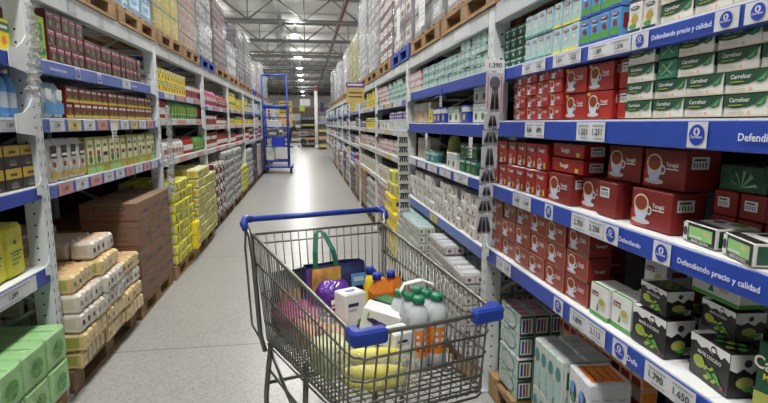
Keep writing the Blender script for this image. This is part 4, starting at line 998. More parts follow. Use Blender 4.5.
for i,(y0,k,nm,n) in enumerate(fr):
    pallet(1.43,y0+.48,0,'wooden floor pallet, %s one beyond the yellow packs on the right'%ordn[i],m=woodd)
    block('R',k,y0,3,n,.94,'film-wrapped %s on the %s pallet beyond the yellow packs'%(nm,ordn[i]),nm+' right far %d'%i,jit=.012)

# --- wrapped loads on top of the racks
def load(side,y0,y1,h,cm,label,blue=False,wm='film',cz=.22,acc=None,inset=0.,wrap=True,z0=None):
    s=1 if side=='R' else -1; xf=(XR if side=='R' else XL)+s*(.0+inset); z=(TZR if side=='R' else TZL)+.0005
    kk=1.108 if side=='L' else 1.08; y0*=kk; y1*=kk; h*=kk
    D=.86; L=y1-y0; xc=xf+s*D/2; yc=(y0+y1)/2
    pallet(xc,yc,z,('blue ' if blue else 'wooden ')+'pallet under the '+label.replace('on the left top beams','left side').replace('on the right top beams','right side').replace('wrapped ',''),L=round(L,2),D=.88,m=bluem if blue else woodm)
    t=thing('wrapped_load',label,'wrapped load',(xc,yc,z+.1355))
    n=max(1,round(h/cz)); hz=h/n; ny=3; wy=(L-.04)/ny; nx=2; wx=(D-.04)/nx
    p=Pack(wy-.004,wx-.004,hz-.004,cm,.006)
    if acc:
        p.r('F',.1,.25,.9,.75,acc[0],1); p.r('F',.25,.4,.7,.6,acc[1],2); p.r('R',.15,.3,.85,.7,acc[0],1); p.r('L',.15,.3,.85,.7,acc[0],1)
    me=p.mesh('carton')
    for i in range(ny):
        for q in range(nx):
            for l in range(n):
                o=bpy.data.objects.new('carton',me); COL.objects.link(o); o.parent=t
                o.location=(-s*(D/2-.02)+s*(q+.5)*wx+random.uniform(-.004,.004),-L/2+.02+(i+.5)*wy,l*hz); o.rotation_euler=(0,0,RZ[side])
    if wrap:
        b=LMB(); nn=36; mz=12; vs=[]; fs=[]; per=2*(L+D)
        rr=random.Random(int(y0*10))
        for iz in range(mz+1):
            for j in range(nn):
                q=j/nn*per
                if q<L: px,py=(D/2,-L/2+q)
                elif q<L+D: px,py=(D/2-(q-L),L/2)
                elif q<2*L+D: px,py=(-D/2,L/2-(q-L-D))
                else: px,py=(-D/2+(q-2*L-D),-L/2)
                k=1.0+rr.uniform(.0,.022)+(.02 if iz==0 else 0)
                vs.append((px*k,py*k,iz/mz*(h+.01)))
        for iz in range(mz):
            for j in range(nn): fs.append((iz*nn+j,iz*nn+(j+1)%nn,(iz+1)*nn+(j+1)%nn,(iz+1)*nn+j))
        fs.append(tuple(range(mz*nn,(mz+1)*nn)))
        b.add(vs,fs,film('cling_film') if wm=='film' else film('cling_film_dense',(.36,.37,.39),.08,.60,7.,1.2),True); b.build('plastic_wrap',t)
    return t
g_=lambda nm,col,**k: mat(nm,col,rough=.5,**k)
kg=g_('load_grey',(.27,.27,.28)); kb=g_('load_blue',(.14,.28,.46),bump=.6,bscale=20); ky=g_('load_yellow',(.38,.34,.07)); kp=g_('load_beige',(.36,.28,.23)); kd=g_('load_dark',(.075,.07,.075)); kw=g_('load_white',(.45,.45,.46)); km=g_('load_maroon',(.14,.05,.06)); ko=g_('load_olive',(.26,.24,.05)); kr=g_('load_pinkish',(.32,.25,.26)); ks=g_('load_silver',(.30,.31,.32))
load('L',2.70,3.60,.75,kd,'dark wrapped load, nearest on the left top beams',wrap=True)
load('L',3.66,4.50,.75,kb,'blue wrapped bottle load on the left top beams',acc=('sky','lblue'))
load('L',4.56,5.40,.80,ky,'yellow wrapped carton load on the left top beams',acc=('gold','olive'),cz=.2)
load('L',5.46,6.22,.95,kp,'beige and red wrapped load on the left top beams',acc=('kraft','brick'),cz=.16)
load('L',6.28,7.20,1.45,kg,'tall grey wrapped load with dark prints on the left top beams',blue=True,acc=('silver','dgrey'),cz=.18,wm='d')
load('L',7.30,8.40,.93,km,'dark maroon wrapped load on the left top beams',acc=('dgrey','maroon'),cz=.1)
load('L',8.48,9.56,.50,ks,'low silver wrapped load past the maroon one',acc=('silver','white'),wm='d')
load('L',9.66,10.74,.95,kd,'dark wrapped load past the low silver one',acc=('dgrey','grey'),cz=.1)
load('L',10.84,11.92,1.02,kd,'second dark wrapped load, far down on the left top beams',acc=('dgrey','silver'),cz=.1,wm='d')
load('L',12.02,13.0,.60,kw,'white wrapped load beyond the two dark ones',blue=True,wm='d')
load('L',13.15,14.2,.70,kp,'pale wrapped load before the blue cage trolley',wm='d')
load('L',14.35,15.4,.85,kw,'white wrapped load above the blue cage trolley',wm='d')
load('L',15.6,16.8,.6,ks,'silver wrapped load at the far left end',wm='d')
load('R',1.30,2.26,.8,kw,'white wrapped load, nearest on the right top beams',wm='d')
load('R',2.34,3.28,.8,kr,'pinkish white wrapped load over the second right bay',acc=('offwhite','pink'))
load('R',3.34,4.26,.95,kg,'grey wrapped load with a paper sheet on the right top beams',acc=('silver','white'))
load('R',4.34,5.26,1.1,kr,'pinkish grey wrapped load past the papered one',blue=True,acc=('offwhite','maroon'),wm='d')
load('R',5.34,6.24,1.2,km,'maroon-striped wrapped load on the right top beams',acc=('offwhite','maroon'),cz=.15,wm='film')
load('R',6.32,7.44,1.35,ks,'tall silver wrapped load on the right top beams',acc=('grey','silver'),cz=.12,wm='d')
load('R',7.54,8.72,1.20,ks,'second tall silver wrapped load on the right top beams',acc=('silver','dgrey'),cz=.12,wm='d')
load('R',8.84,9.90,.88,ko,'olive wrapped load on the right top beams, nearer of two',acc=('olive','brown'),cz=.15)
load('R',10.0,11.0,.88,ko,'olive wrapped load on the right top beams, farther of two',acc=('olive','brown'),cz=.15)
load('R',11.15,12.3,.90,kw,'white wrapped load beyond the olive ones',wm='d')
load('R',12.5,13.6,.80,ks,'silver wrapped load beyond the white one',acc=('navy','white'),wm='d')
load('R',13.9,15.0,.95,kw,'white wrapped load, far down the right top beams',wm='d')
load('R',15.3,16.5,.90,kw,'white wrapped load near the far right end',wm='d')
load('R',17.0,18.6,1.05,kg,'grey wrapped load at the far right end',acc=('navy','white'),wm='d')
for (x,y,z,w,h,lb) in ((.947,4.1,2.26,.20,.32,'white paper sheet with printed lines on the grey wrapped load'),(.947,5.16,2.32,.16,.30,'white paper sheet with printed lines on the pinkish grey wrapped load')):
    b=MB(); x-=.02; b.box(x-.002,y-w/2,z,x,y+w/2,z+h,'paper')
    for i in range(6): b.quad((x-.003,y-w*.4,z+h*(.15+.12*i)),(x-.003,y+w*.35,z+h*(.15+.12*i)),(x-.003,y+w*.35,z+h*(.18+.12*i)),(x-.003,y-w*.4,z+h*(.18+.12*i)),'grey')
    b.build('delivery_note',label=lb,category='paper sheet')

# --- hanging clip strips and clear plastic strips at the uprights
def utensil_strip():
    t=thing('clip_strip','hanging white clip strip of black kitchen utensils on the nearest right upright','clip strip',(.87,2.33,1.74))
    A=Vector((UX0,2.33,1.76)); B=Vector((UX1,2.33,1.0)); d=B-A
    b=MB(); b.box(-.5,0,0,.5,1,1,'white') if False else None
    w=.010; b.add([A+Vector((-w,0,0)),A+Vector((w,0,0)),B+Vector((w,0,0)),B+Vector((-w,0,0)),A+Vector((-w,.002,0)),A+Vector((w,.002,0)),B+Vector((w,.002,0)),B+Vector((-w,.002,0))],[(3,2,1,0),(4,5,6,7),(0,1,5,4),(2,3,7,6),(0,4,7,3),(1,2,6,5)],'white'); b.build('strip',t)
    b=MB(); b.box(A.x-.05,2.315,1.74,A.x+.045,2.32,1.79,'paper',.001); b.text((A.x,2.3135,1.755),(1,0,0),(0,0,1),'1.390',.022,'ink'); b.build('price_card',t)
    pm=mat('pack_card',(.50,.50,.53),rough=.25,bump=.2,bscale=30); z=1.735; i=0
    for hgt,w,n in ((.185,.085,2),(.075,.075,2),(.075,.075,3),(.105,.078,2),(.075,.072,3),(.065,.070,2),(.075,.070,3),(.10,.068,3)):
        f_=(1.745-z)/.76; x=A.x+d.x*f_; y=2.314-.006*(i%2)
        b=MB(); b.box(x-w/2,y,z-hgt,x+w/2,y+.005,z-.004,pm,.001)
        if i==0: b.disc((x,y-.001,z-.05),(1,0,0),(0,0,1),.026,.030,'dgrey',14); b.quad((x-w*.42,y-.001,z-.172),(x-w*.36,y-.001,z-.172),(x-w*.36,y-.001,z-.02),(x-w*.42,y-.001,z-.02),'pink'); b.quad((x+w*.36,y-.001,z-.172),(x+w*.42,y-.001,z-.172),(x+w*.42,y-.001,z-.02),(x+w*.36,y-.001,z-.02),'pink')
        for q in range(n):
            dx=(q-(n-1)/2)*.024; zt_=z-.07 if i==0 else z-.015
            b.tube([(x+dx*.6,y-.006,zt_),(x+dx,y-.007,z-hgt+.014)],[.005,.0095],'black',7)
        b.build('utensil_card',t); z-=hgt+.002; i+=1
UX0,UX1=.876,.835
utensil_strip()
def comb_strip():
    t=thing('clip_strip','hanging white clip strip of small black hair clips on the second right upright','clip strip',(.89,4.45,1.42))
    A=Vector((.845,4.45,1.40)); B=Vector((.865,4.45,.62)); d=B-A; w=.05
    b=MB(); b.add([A+Vector((-w,0,0)),A+Vector((w,0,0)),B+Vector((w,0,0)),B+Vector((-w,0,0)),A+Vector((-w,.002,0)),A+Vector((w,.002,0)),B+Vector((w,.002,0)),B+Vector((-w,.002,0))],[(3,2,1,0),(4,5,6,7),(0,1,5,4),(2,3,7,6),(0,4,7,3),(1,2,6,5)],'offwhite'); b.build('strip',t)
    for i in range(9):
        p=A+d*(.03+i*.107)
        b=MB(); b.box(p.x-.042,4.44,p.z-.012,p.x+.042,4.448,p.z,'dgrey')
        for dx in (-.030,-.010,.010,.030): b.tube([(p.x+dx*.7,4.438,p.z-.006),(p.x+dx*1.15,4.436,p.z-.052)],[.005,.007],'black',5)
        b.build('clip_card',t)
comb_strip()
def film_strip(x,y,z1,z0,label,w=.10):
    b=LMB(); n=14; m=40; rr=random.Random(int(y*7)); vs=[]; fs=[]
    for i in range(m+1):
        t=i/m; q=.55+.45*abs(math.sin(i*.9)) 
        for j in range(n):
            a=2*math.pi*j/n; r=w/2*q*(1+rr.uniform(-.25,.25))*(.7+.6*t)
            vs.append((r*math.cos(a)*.6,r*math.sin(a)+.03*math.sin(t*5),-(z1-z0)*t))
    for i in range(m):
        for j in range(n): fs.append((i*n+j,(i+1)*n+j,(i+1)*n+(j+1)%n,i*n+(j+1)%n))
    b.add(vs,fs,film('strip_film',(.66,.67,.66),.28,.85,26.,1.)); b.build('plastic_strip',loc=(x,y,z1),label=label,category='plastic strip')
film_strip(-1.255,2.66,2.05,1.62,'crumpled clear plastic bag strip hanging on the near left upright',.075)
film_strip(-1.255,4.93,1.66,.84,'crumpled clear plastic bag strip hanging on the second left upright',.10)
# shelf flags hanging below the second right bay's shelf strips
for (y,z,cc,lb) in ((3.53,1.735,'blue','blue and white price flag hanging from the top shelf edge'),(2.84,1.42,'paper','white price flag hanging beside the utensil strip'),(3.95,1.42,'paper','white price flag hanging in the middle of the second bay')):
    b=MB(); b.box(.938,y-.025,z-.12,.941,y+.025,z-.045,'paper'); b.box(.937,y-.028,z-.05,.942,y+.028,z,cc)
    for i in range(3): b.quad((.9365,y+.018,z-.11+.02*i),(.9365,y-.018,z-.11+.02*i),(.9365,y-.018,z-.102+.02*i),(.9365,y+.018,z-.102+.02*i),'ink')
    b.build('price_flag',label=lb,category='price flag')
b=MB(); b.box(-1.302,3.68,1.39,-1.299,3.76,1.445,'paper'); b.box(-1.302,3.67,1.445,-1.298,3.77,1.50,'paper')
for i in range(3): b.quad((-1.2975,3.69,1.40+.02*i),(-1.2975,3.75,1.40+.02*i),(-1.2975,3.75,1.408+.02*i),(-1.2975,3.69,1.408+.02*i),'ink')
b.build('price_flag',label='white price flag under the coloured price cards on the left',category='price flag')
# ------------------------------------------------------------------ shopping trolley
CA=.275; CO=(.036,2.237,0)
chrome=mat('trolley_wire',(.20,.20,.175),rough=.36,metal=.85,rand=0,var=.08)
plast=mat('trolley_blue',(.012,.04,.30),rough=.38,rand=0,bump=.1,bscale=60)
cart=thing('shopping_trolley','large wire shopping trolley with blue handle and blue nose bumpers in the aisle','shopping trolley',CO,CA)
def lp(w,s,z): return (w,-s,z)
def zt(s): return 1.045-.073*(s-.05)/.97
def zb(s): return .60+.12*(s-.10)/.9
def wt(s): return .294-.081*(s-.05)/.97
def wb(s): return .262-.050*(s-.10)/.9
def part(b,name,parent=None,**k): return b.build(name,parent or cart,**k)
S0,S1=.06,1.02
TR=.007; WR=.0029
def side_pt(sg,s,f):
    """f=0 rim, f=1 bottom"""
    st=s; sb=.12+(s-S0)*(.985-.12)/(S1-S0)
    return Vector(lp(sg*(wt(st)*(1-f)+wb(sb)*f), st*(1-f)+sb*f, zt(st)*(1-f)+zb(sb)*f))
# rim: thick tube round the basket
b=LMB(); rim=[side_pt(-1,S0,0)]+[side_pt(-1,S0+.9*i/6,0) for i in range(1,7)]+[side_pt(-1,S1-.03,0),side_pt(-1,S1-.005,0)+Vector((.008,0,0)),Vector(lp(-wt(S1)+.035,S1+.004,zt(S1))),Vector(lp(0,S1+.012,zt(S1))),Vector(lp(wt(S1)-.035,S1+.004,zt(S1))),side_pt(1,S1-.005,0)-Vector((.008,0,0)),side_pt(1,S1-.03,0)]+[side_pt(1,S1-.12-.84*i/6,0) for i in range(7)]
b.tube(rim,TR,chrome,8); part(b,'top_rim')
def hoop(f,r,inset=.0,bulge=.004):
    L=[side_pt(-1,S0,f),side_pt(-1,.5,f),side_pt(-1,S1-.05,f),side_pt(-1,S1-.012,f)+Vector((.006,0,0)),Vector(lp(-(wt(S1)*(1-f)+wb(.985)*f)+.03,(S1+bulge)*(1-f)+.985*f+.006,zt(S1)*(1-f)+zb(.985)*f))]
    Rr=[Vector((-p.x,p.y,p.z)) for p in L[::-1]]
    return L+Rr
b=LMB()
for f in (.27,.54,.80): b.tube(hoop(f,WR),.0038,chrome,6)
b.tube(hoop(1.0,WR),.0045,chrome,6); b.tube([p+Vector((0,0,-.02)) for p in hoop(1.0,WR)],.0036,chrome,6)
part(b,'hoop_wires')
for sg,nm in ((-1,'side_grid'),(1,'side_grid')):
    b=LMB(); n=30
    for i in range(n+1):
        s=S0+(S1-S0-.03)*i/n; p0=side_pt(sg,s,0); p1=side_pt(sg,s,1)
        b.tube([p0,p1,p1+Vector((-sg*.02,0,-.018))],WR,chrome,5)
    part(b,nm)
b=LMB(); n=11
for i in range(n+1):
    q=-1+2*i/n; a=Vector(lp(q*(wt(S1)-.03),S1+.006,zt(S1))); c2=Vector(lp(q*(wb(.985)-.02),.991,zb(.985)))
    b.tube([a,c2,c2+Vector((0,.02,-.02))],WR,chrome,5)
part(b,'nose_grid')
b=LMB()
for i in range(27):
    s=.13+.84*i/26; b.tube([lp(-wb(s),s,zb(s)),lp(wb(s),s,zb(s))],WR,chrome,5)
for i in range(12):
    q=-1+2*(i+.5)/12; b.tube([lp(q*wb(.12),.12,zb(.12)-.004),lp(q*wb(.985),.985,zb(.985)-.004)],WR,chrome,5)
part(b,'bottom_grid')
b=LMB(); gz=1.035
b.tube([lp(-.285,S0,1.045),lp(.285,S0,1.045)],.0055,chrome,6); b.tube([lp(-.283,S0+.005,1.005),lp(.283,S0+.005,1.005)],.004,chrome,6)
b.tube([lp(-.27,S0+.02,.80),lp(.27,S0+.02,.80)],.004,chrome,6); b.tube([lp(-.255,.12,.61),lp(.255,.12,.61)],.004,chrome,6)
for i in range(17):
    q=-1+2*i/16; b.tube([lp(q*.275,S0+.002,1.045),lp(q*.25,.12,.61)],WR,chrome,5)
part(b,'rear_gate')
# handle
b=LMB(); b.tube([lp(-.30,0,1.098),lp(.30,0,1.098)],.0125,plast,12); part(b,'handle')
for sg in (-1,1):
    b=LMB(); b.tube([lp(sg*.285,0,1.098),lp(sg*.312,.0,1.100),lp(sg*.322,.02,1.086),lp(sg*.318,.045,1.062)],[.015,.018,.017,.013],plast,10); part(b,'handle_cap')
    b=LMB(); b.tube([lp(sg*.315,.03,1.08),lp(sg*.305,.06,1.04),lp(sg*.298,.075,.95),lp(sg*.285,.10,.62),lp(sg*.27,.11,.55)],.0105,chrome,8)
    b.tube([lp(sg*.313,.02,1.08),lp(sg*.318,.005,.98),lp(sg*.305,.02,.64),lp(sg*.285,.07,.60)],.005,chrome,6); part(b,'handle_upright')
    # nose bumper wraps the corner
    b=LMB(); z=zt(S1)
    W=wt(S1); x0,x1=sorted((sg*(W-.082),sg*(W+.016)))
    b.box(x0,-(S1+.028),z-.024,x1,-(S1-.006),z+.018,plast,.007)
    x0,x1=sorted((sg*(W-.016),sg*(W+.018)))
    b.box(x0,-(S1+.024),z-.023,x1,-(S1-.030),z+.019,plast,.007); part(b,'nose_bumper')
# chassis
b=LMB()
for sg in (-1,1):
    b.tube([lp(sg*.245,.12,.60),lp(sg*.262,.06,.34),lp(sg*.265,.04,.15)],.0115,chrome,8)
    b.tube([lp(sg*.262,.05,.17),lp(sg*.24,.20,.15),lp(sg*.19,.80,.16)],.0115,chrome,8)
    b.tube([lp(sg*.205,.52,.66),lp(sg*.20,.46,.40),lp(sg*.215,.38,.155)],.0105,chrome,8)
b.tube([lp(-.262,.06,.38),lp(.262,.06,.38)],.008,chrome,6); b.tube([lp(-.19,.80,.165),lp(.19,.80,.165)],.009,chrome,6)
b.tube([lp(-.255,.08,.46),lp(-.205,.42,.44)],.007,chrome,6)
b.tube([lp(-.25,.10,.56),lp(-.20,.44,.34)],.007,chrome,6)
for i in range(9):
    s=.12+.075*i; b.tube([lp(-.225,s,.168),lp(.225,s,.168)],.003,chrome,5)
part(b,'chassis_frame')
rub=mat('wheel_rubber',(.05,.05,.052),rough=.6)
for sg in (-1,1):
    for s in (.04,.80):
        w=sg*(.265 if s<.4 else .19)
        b=LMB(); b.box(w-.022,-s-.012,.10,w+.022,-s+.012,.145,chrome,.003); b.box(w-.022,-s-.02,.055,w-.019,-s+.02,.11,chrome); b.box(w+.019,-s-.02,.055,w+.022,-s+.02,.11,chrome)
        fk=part(b,'caster_fork')
        M=Matrix.Translation(Vector((w,-s+.015,.062)))@Matrix.Rotation(math.pi/2,4,'Y')
        b=LMB(); b.lathe([(.054,-.014),(.061,-.009),(.061,.009),(.054,.014)],rub,16,M=M); part(b,'wheel',fk)
# coordinates inside the basket -> world
CMX=Matrix.Translation(Vector(CO))@Matrix.Rotation(CA,4,'Z')
def inbasket(w,s,z): return CMX@Vector((w,-s,z))
def place(b,name,w,s,z,label,cat,rz=0.,rx=0.,ry=0.,group=None,parts=()):
    p=inbasket(w,s,z); o=b.build(name,loc=p); o.rotation_euler=(rx,ry,CA+rz); o['label']=label; o['category']=cat
    if group:o['group']=group
    return o
# six-pack of water jugs
hd=mat('milky_plastic',(.66,.70,.73),rough=.25,trans=.12,var=.03,rand=0)
capg=mat('cap_green',(.015,.20,.09),rough=.4)
jug0=None
for i,s in enumerate((.735,.666,.597)):
    for j,w in enumerate((.122,.192)):
        z=zb(s)+.006; p=inbasket(w,s,z)
        if jug0 is None:
            t=thing('milk_jug','x','bottle',p,CA); jug0=t
            b=LMB(); r=.0342; b.lathe([(r*.85,0),(r,.008),(r,.04),(r*.95,.048),(r*.95,.158),(r,.166),(r*.98,.182),(r*.78,.203),(r*.45,.217),(r*.42,.225)],hd,18); b.build('jug_body',t)
            b=LMB(); b.lathe([(.0205,0),(.0205,.018),(.017,.022)],capg,12,o=(0,0,.222)); b.build('screw_cap',t)
            b=LMB(); b.lathe([(r*1.0,.045),(r*1.0,.138)],c('orange',rough=.5),16,cap=False)
            for a in range(3):
                an=-math.pi/2+.1+(a-1)*.62; rr=r*1.02
                q=lambda da,z: (rr*math.cos(an+da),rr*math.sin(an+da),z)
                b.quad(q(-.2,.088),q(.2,.088),q(.2,.100),q(-.2,.100),'white'); b.quad(q(-.14,.11),q(.14,.11),q(.14,.122),q(-.14,.122),'offwhite'); b.quad(q(-.1,.066),q(.1,.066),q(.1,.072),q(-.1,.072),'dred')
            b.build('bottle_label',t)
        else: t=copy_tree(jug0,p)
        t['label']='translucent jug with green cap and orange label, %s row, %s side of six-pack'%(['nearest','middle','rearmost'][i],['left','right'][j])
        t['group']='jugs in the trolley'
b=MB(); A=[inbasket(.09,.70,.885),inbasket(.085,.67,.935),inbasket(.11,.65,.952),inbasket(.18,.64,.955),inbasket(.222,.66,.94),inbasket(.230,.69,.89)]
for k in range(5):
    a,c2=A[k],A[k+1]; wv=Vector((.0,.014,0)); hv=Vector((0,0,.003))
    b.add([a-wv,a+wv,c2+wv,c2-wv,a-wv+hv,a+wv+hv,c2+wv+hv,c2-wv+hv],[(0,1,2,3),(7,6,5,4),(0,3,7,4),(1,5,6,2)],'white')
b.build('carrying_strap',label='white plastic carrying strap looped over the green-capped jugs',category='carrying strap')
# cartons
def milk_carton(w,d,h):
    p=Pack(w,d,h,c('white',rough=.35),.004)
    p.r('F',.12,.70,.5,.74,'grey',1); p.r('F',.12,.78,.6,.84,'navy',1); p.el('F',.55,.35,.012,.028,'purple',1); p.el('F',.62,.5,.010,.012,'bgreen',2); p.r('F',.15,.1,.5,.13,'lime',1); p.el('F',.45,.22,.008,.02,'navy',2)
    p.r('T',.08,.05,.92,.95,'paper',1); p.el('T',.45,.45,.022,.012,'purple',2); p.el('T',.62,.55,.012,.006,'bgreen',3); p.r('T',.2,.75,.8,.80,'grey',2); p.r('T',.15,.2,.5,.24,'grey',2)
    p.r('R',.15,.6,.8,.66,'grey',1); p.r('R',.2,.2,.7,.5,'paper',1)
    return p
place(milk_carton(.092,.09,.22),'milk_carton',.005,.42,zb(.42)+.006,'tall white carton with plum print standing upright beside the purple bread bag','carton',rz=.15,rx=-.06)
place(milk_carton(.085,.085,.19),'milk_carton',.000,.555,zb(.555)+.170,'long white carton with plum print lying tilted behind the blue nose bumper','carton',rz=-.62,ry=1.80,rx=.0)
place(milk_carton(.080,.075,.145),'milk_carton',.050,.735,zb(.735)+.006,'short white carton standing upright next to the nearest jug','carton',rz=.12)
# green and brown box behind the jugs
p=Pack(.075,.11,.17,c('dgreen'),.003); p.r('F',.1,.1,.9,.6,'kraft',1); p.el('F',.5,.7,.02,.02,'cream',2); p.r('T',.1,.1,.9,.9,'green',1); p.r('L',.1,.1,.9,.6,'kraft',1); p.r('L',.1,.7,.9,.85,'cream',1)
place(p,'cereal_box',.155,.43,zb(.43)+.006,'dark green box with brown picture between the white carton and jugs','box',rz=.3)
# orange bottles with blue caps, yellow bottle
def juice_jug():
    b=LMB(); om=c('orange',rough=.35)
    b.box(-.038,-.034,0,.038,.034,.165,om,.006)
    b.add([(-.038,-.034,.160),(.038,-.034,.160),(.038,.034,.160),(-.038,.034,.160),(-.012,-.012,.215),(.022,-.012,.215),(.022,.012,.215),(-.012,.012,.215)],[(0,1,5,4),(1,2,6,5),(2,3,7,6),(3,0,4,7),(4,5,6,7)],om)
    b.quad((-.025,-.0348,.04),(.025,-.0348,.04),(.025,-.0348,.12),(-.025,-.0348,.12),'dred'); b.quad((-.018,-.0355,.07),(.018,-.0355,.07),(.018,-.0355,.10),(-.018,-.0355,.10),'white'); b.disc((.022,-.036,.135),(1,0,0),(0,0,1),.008,.008,'white',8)
    return b
bl=mat('cap_blue',(.015,.04,.38),rough=.4)
for i,(w,s,nm) in enumerate(((.195,.315,'nearest the carton'),(.215,.215,'rearmost by the yellow bottle'),(.262,.300,'closest to the right-hand basket side'))):
    z=zb(s)+.028
    t=thing('juice_jug','orange jug with a blue cap, '+nm,'bottle',inbasket(w-.03,s,z),CA+.2*i,group='orange jugs')
    juice_jug().build('jug_body',t); b=LMB(); b.lathe([(.019,0),(.019,.022),(.016,.026)],bl,12,o=(-.01,0,.212)); b.build('screw_cap',t)
t=thing('squeeze_bottle','slim yellow bottle with a blue cap by the rear of the trolley','bottle',inbasket(.150,.255,zb(.255)+.006),CA)
b=LMB(); b.lathe([(.026,0),(.030,.01),(.030,.16),(.024,.19),(.022,.22),(.014,.25)],c('yellow',rough=.3),14); b.build('bottle_body',t)
b=LMB(); b.lathe([(.017,.248),(.017,.275),(.013,.28)],bl,12); b.build('screw_cap',t)
# soft bags
def blob(w,d,h,m,seed,amp=.08,nu=22,nv=12,extra=None,pinch=0.):
    b=LMB(); vs=[];fs=[]
    for i in range(nv+1):
        ph=-math.pi/2+math.pi*i/nv
        for j in range(nu):
            a=2*math.pi*j/nu; cx,sx=math.cos(a),math.sin(a); cp,sp=math.cos(ph),math.sin(ph)
            q=.7; f=lambda v:(abs(v)**q)*(1 if v>=0 else -1)
            v=Vector((f(cx)*f(cp)*w/2,f(sx)*f(cp)*d/2,f(sp)*h/2))
            k=1+amp*noise.noise(Vector((cx*cp*2.3+seed,sx*cp*2.3,sp*2.3)))*2
            vs.append((v.x*k,v.y*k,v.z*k+h/2))
    for i in range(nv):
        for j in range(nu): fs.append((i*nu+j,i*nu+(j+1)%nu,(i+1)*nu+(j+1)%nu,(i+1)*nu+j))
    b.add(vs,fs,m,True)
    return b
pm=mat('purple_film',(.10,.025,.26),rough=.22,bump=.5,bscale=20,rand=0)
t=thing('bread_bag','glossy purple bread bag with a white and red logo beside the upright white carton','bag',inbasket(-.015,.275,zb(.275)+.085),CA)
b=blob(.145,.13,.16,pm,3,.14); b.build('bag_body',t)
b=LMB(); y=-.085
def arc(x0,x1,z0,z1,m,lift,n=6):
    for k in range(n):
        a=x0+(x1-x0)*k/n; c2=x0+(x1-x0)*(k+1)/n
        f=lambda x,z:(x,-.076+ .9*x*x-lift+ .35*max(0,z-.085),z)
        b.quad(f(a,z0+.3*(a)),f(c2,z0+.3*c2),f(c2,z1+.3*c2),f(a,z1+.3*a),m)
arc(-.06,.055,.075,.098,'white',.006); arc(-.05,.05,.079,.091,'dred',.009); arc(-.04,.03,.105,.122,'cream',.010); b.build('printed_logo',t)
def openbag(w,d,h,m,front,label,loc,rz,straps=None,lean=0.):
    t=thing('shopping_bag',label,'shopping bag',inbasket(*loc),CA+rz)
    b=LMB(); n=8; rr=random.Random(int(h*1000+w*100)); vs=[]; fs=[]
    ring=[(-1,-1),(-.33,-1),(.33,-1),(1,-1),(1,0),(1,1),(.33,1),(-.33,1),(-1,1),(-1,0)]; K_=len(ring)
    for i in range(n+1):
        f=i/n
        for (a,c2) in ring:
            k=1-.10*f; vs.append((a*w/2*k+rr.uniform(-.003,.003),c2*d/2*(1-.35*f)+lean*f+rr.uniform(-.004,.004),h*f+(rr.uniform(-.006,.006) if i==n else 0)))
    for i in range(n):
        for j in range(K_): fs.append((i*K_+j,i*K_+(j+1)%K_,(i+1)*K_+(j+1)%K_,(i+1)*K_+j))
    fs.append(tuple(range(K_))[::-1]); fs.append(tuple(range((n-1)*K_,n*K_)))
    b.add(vs,fs,m,True); b.build('bag_body',t)
    if front:
        b=LMB()
        for (x0,z0,x1,z1,mm,l) in front:
            yy=lambda z:-d/2*(1-.35*z)+lean*z-.005-l*.0012
            b.quad((x0*w,yy(z0),z0*h),(x1*w,yy(z0),z0*h),(x1*w*.97,yy(z1),z1*h),(x0*w*.97,yy(z1),z1*h),mm)
        b.build('printed_front',t)
    if straps:
        for (pts,mm) in straps:
            b=LMB()
            for k in range(len(pts)-1):
                a,c2=Vector(pts[k]),Vector(pts[k+1]); wv=Vector((.011,0,0)); dv=Vector((0,.002,0))
                b.add([a-wv,a+wv,c2+wv,c2-wv,a-wv+dv,a+wv+dv,c2+wv+dv,c2-wv+dv],[(0,1,2,3),(7,6,5,4),(0,4,5,1),(3,2,6,7),(0,3,7,4),(1,5,6,2)],mm)
            b.build('strap',t)
    return t
food=mat('bag_print_food',(.62,.33,.08),rough=.5,var=.45,scale=22,rand=0)
food2=mat('bag_print_dark',(.14,.07,.04),rough=.5,var=.5,scale=18,rand=0)
gst=mat('strap_green',(.012,.12,.07),rough=.6,rand=0)
openbag(.285,.09,.27,mat('bag_navy',(.018,.030,.11),rough=.45,bump=.3,bscale=12,rand=0),[(-.49,.28,.06,.98,food2,1),(-.49,.28,-.44,.98,'purple',2),(-.40,.58,.05,.97,food,2),(-.18,.34,.02,.62,food,3),(-.30,.40,-.16,.75,'brown',3),(-.12,.66,-.02,.9,'gold',3),(.22,.62,.46,.82,'lblue',1),(.26,.69,.42,.76,'sky',2)],
  'shopping bag with golden food print, navy end and dark green straps, at the trolley rear',(.030,.145,zb(.14)+.035),.02,
  [([(-.095,-.035,.25),(-.090,-.02,.33),(-.07,.03,.395),(-.05,.05,.405)],gst),([(-.05,.05,.405),(-.035,.03,.395),(-.012,-.02,.33),(.0,-.035,.25)],gst)])
openbag(.15,.09,.24,mat('bag_black',(.03,.035,.035),rough=.5,bump=.3,bscale=12,rand=0),[(-.32,.30,.35,.75,'gold',1)]+[(-.28+.14*i,.28,-.22+.14*i,.76,'black',2) for i in range(6)]+[(-.3,.76,.3,.9,'dgrey',1)],'dark shopping bag with a yellow striped print in the rear left corner of the trolley',(-.160,.110,zb(.11)+.04),-.05)
pk=mat('pink_net',(.40,.06,.18),rough=.5,bump=.6,bscale=40,var=.5,scale=45,rand=0)
place(blob(.17,.27,.055,pk,7,.10),'net_bag',-.170,.235,zb(.24)+.105,'magenta patterned pouch lying against the left side of the trolley','pouch')
o_=mat('bun_orange',(.60,.26,.10),rough=.55,var=.15,rand=0)
t=thing('carrot_bag','clear bag of orange carrots along the left side of the trolley','bag',inbasket(-.125,.455,zb(.45)+.01),CA)
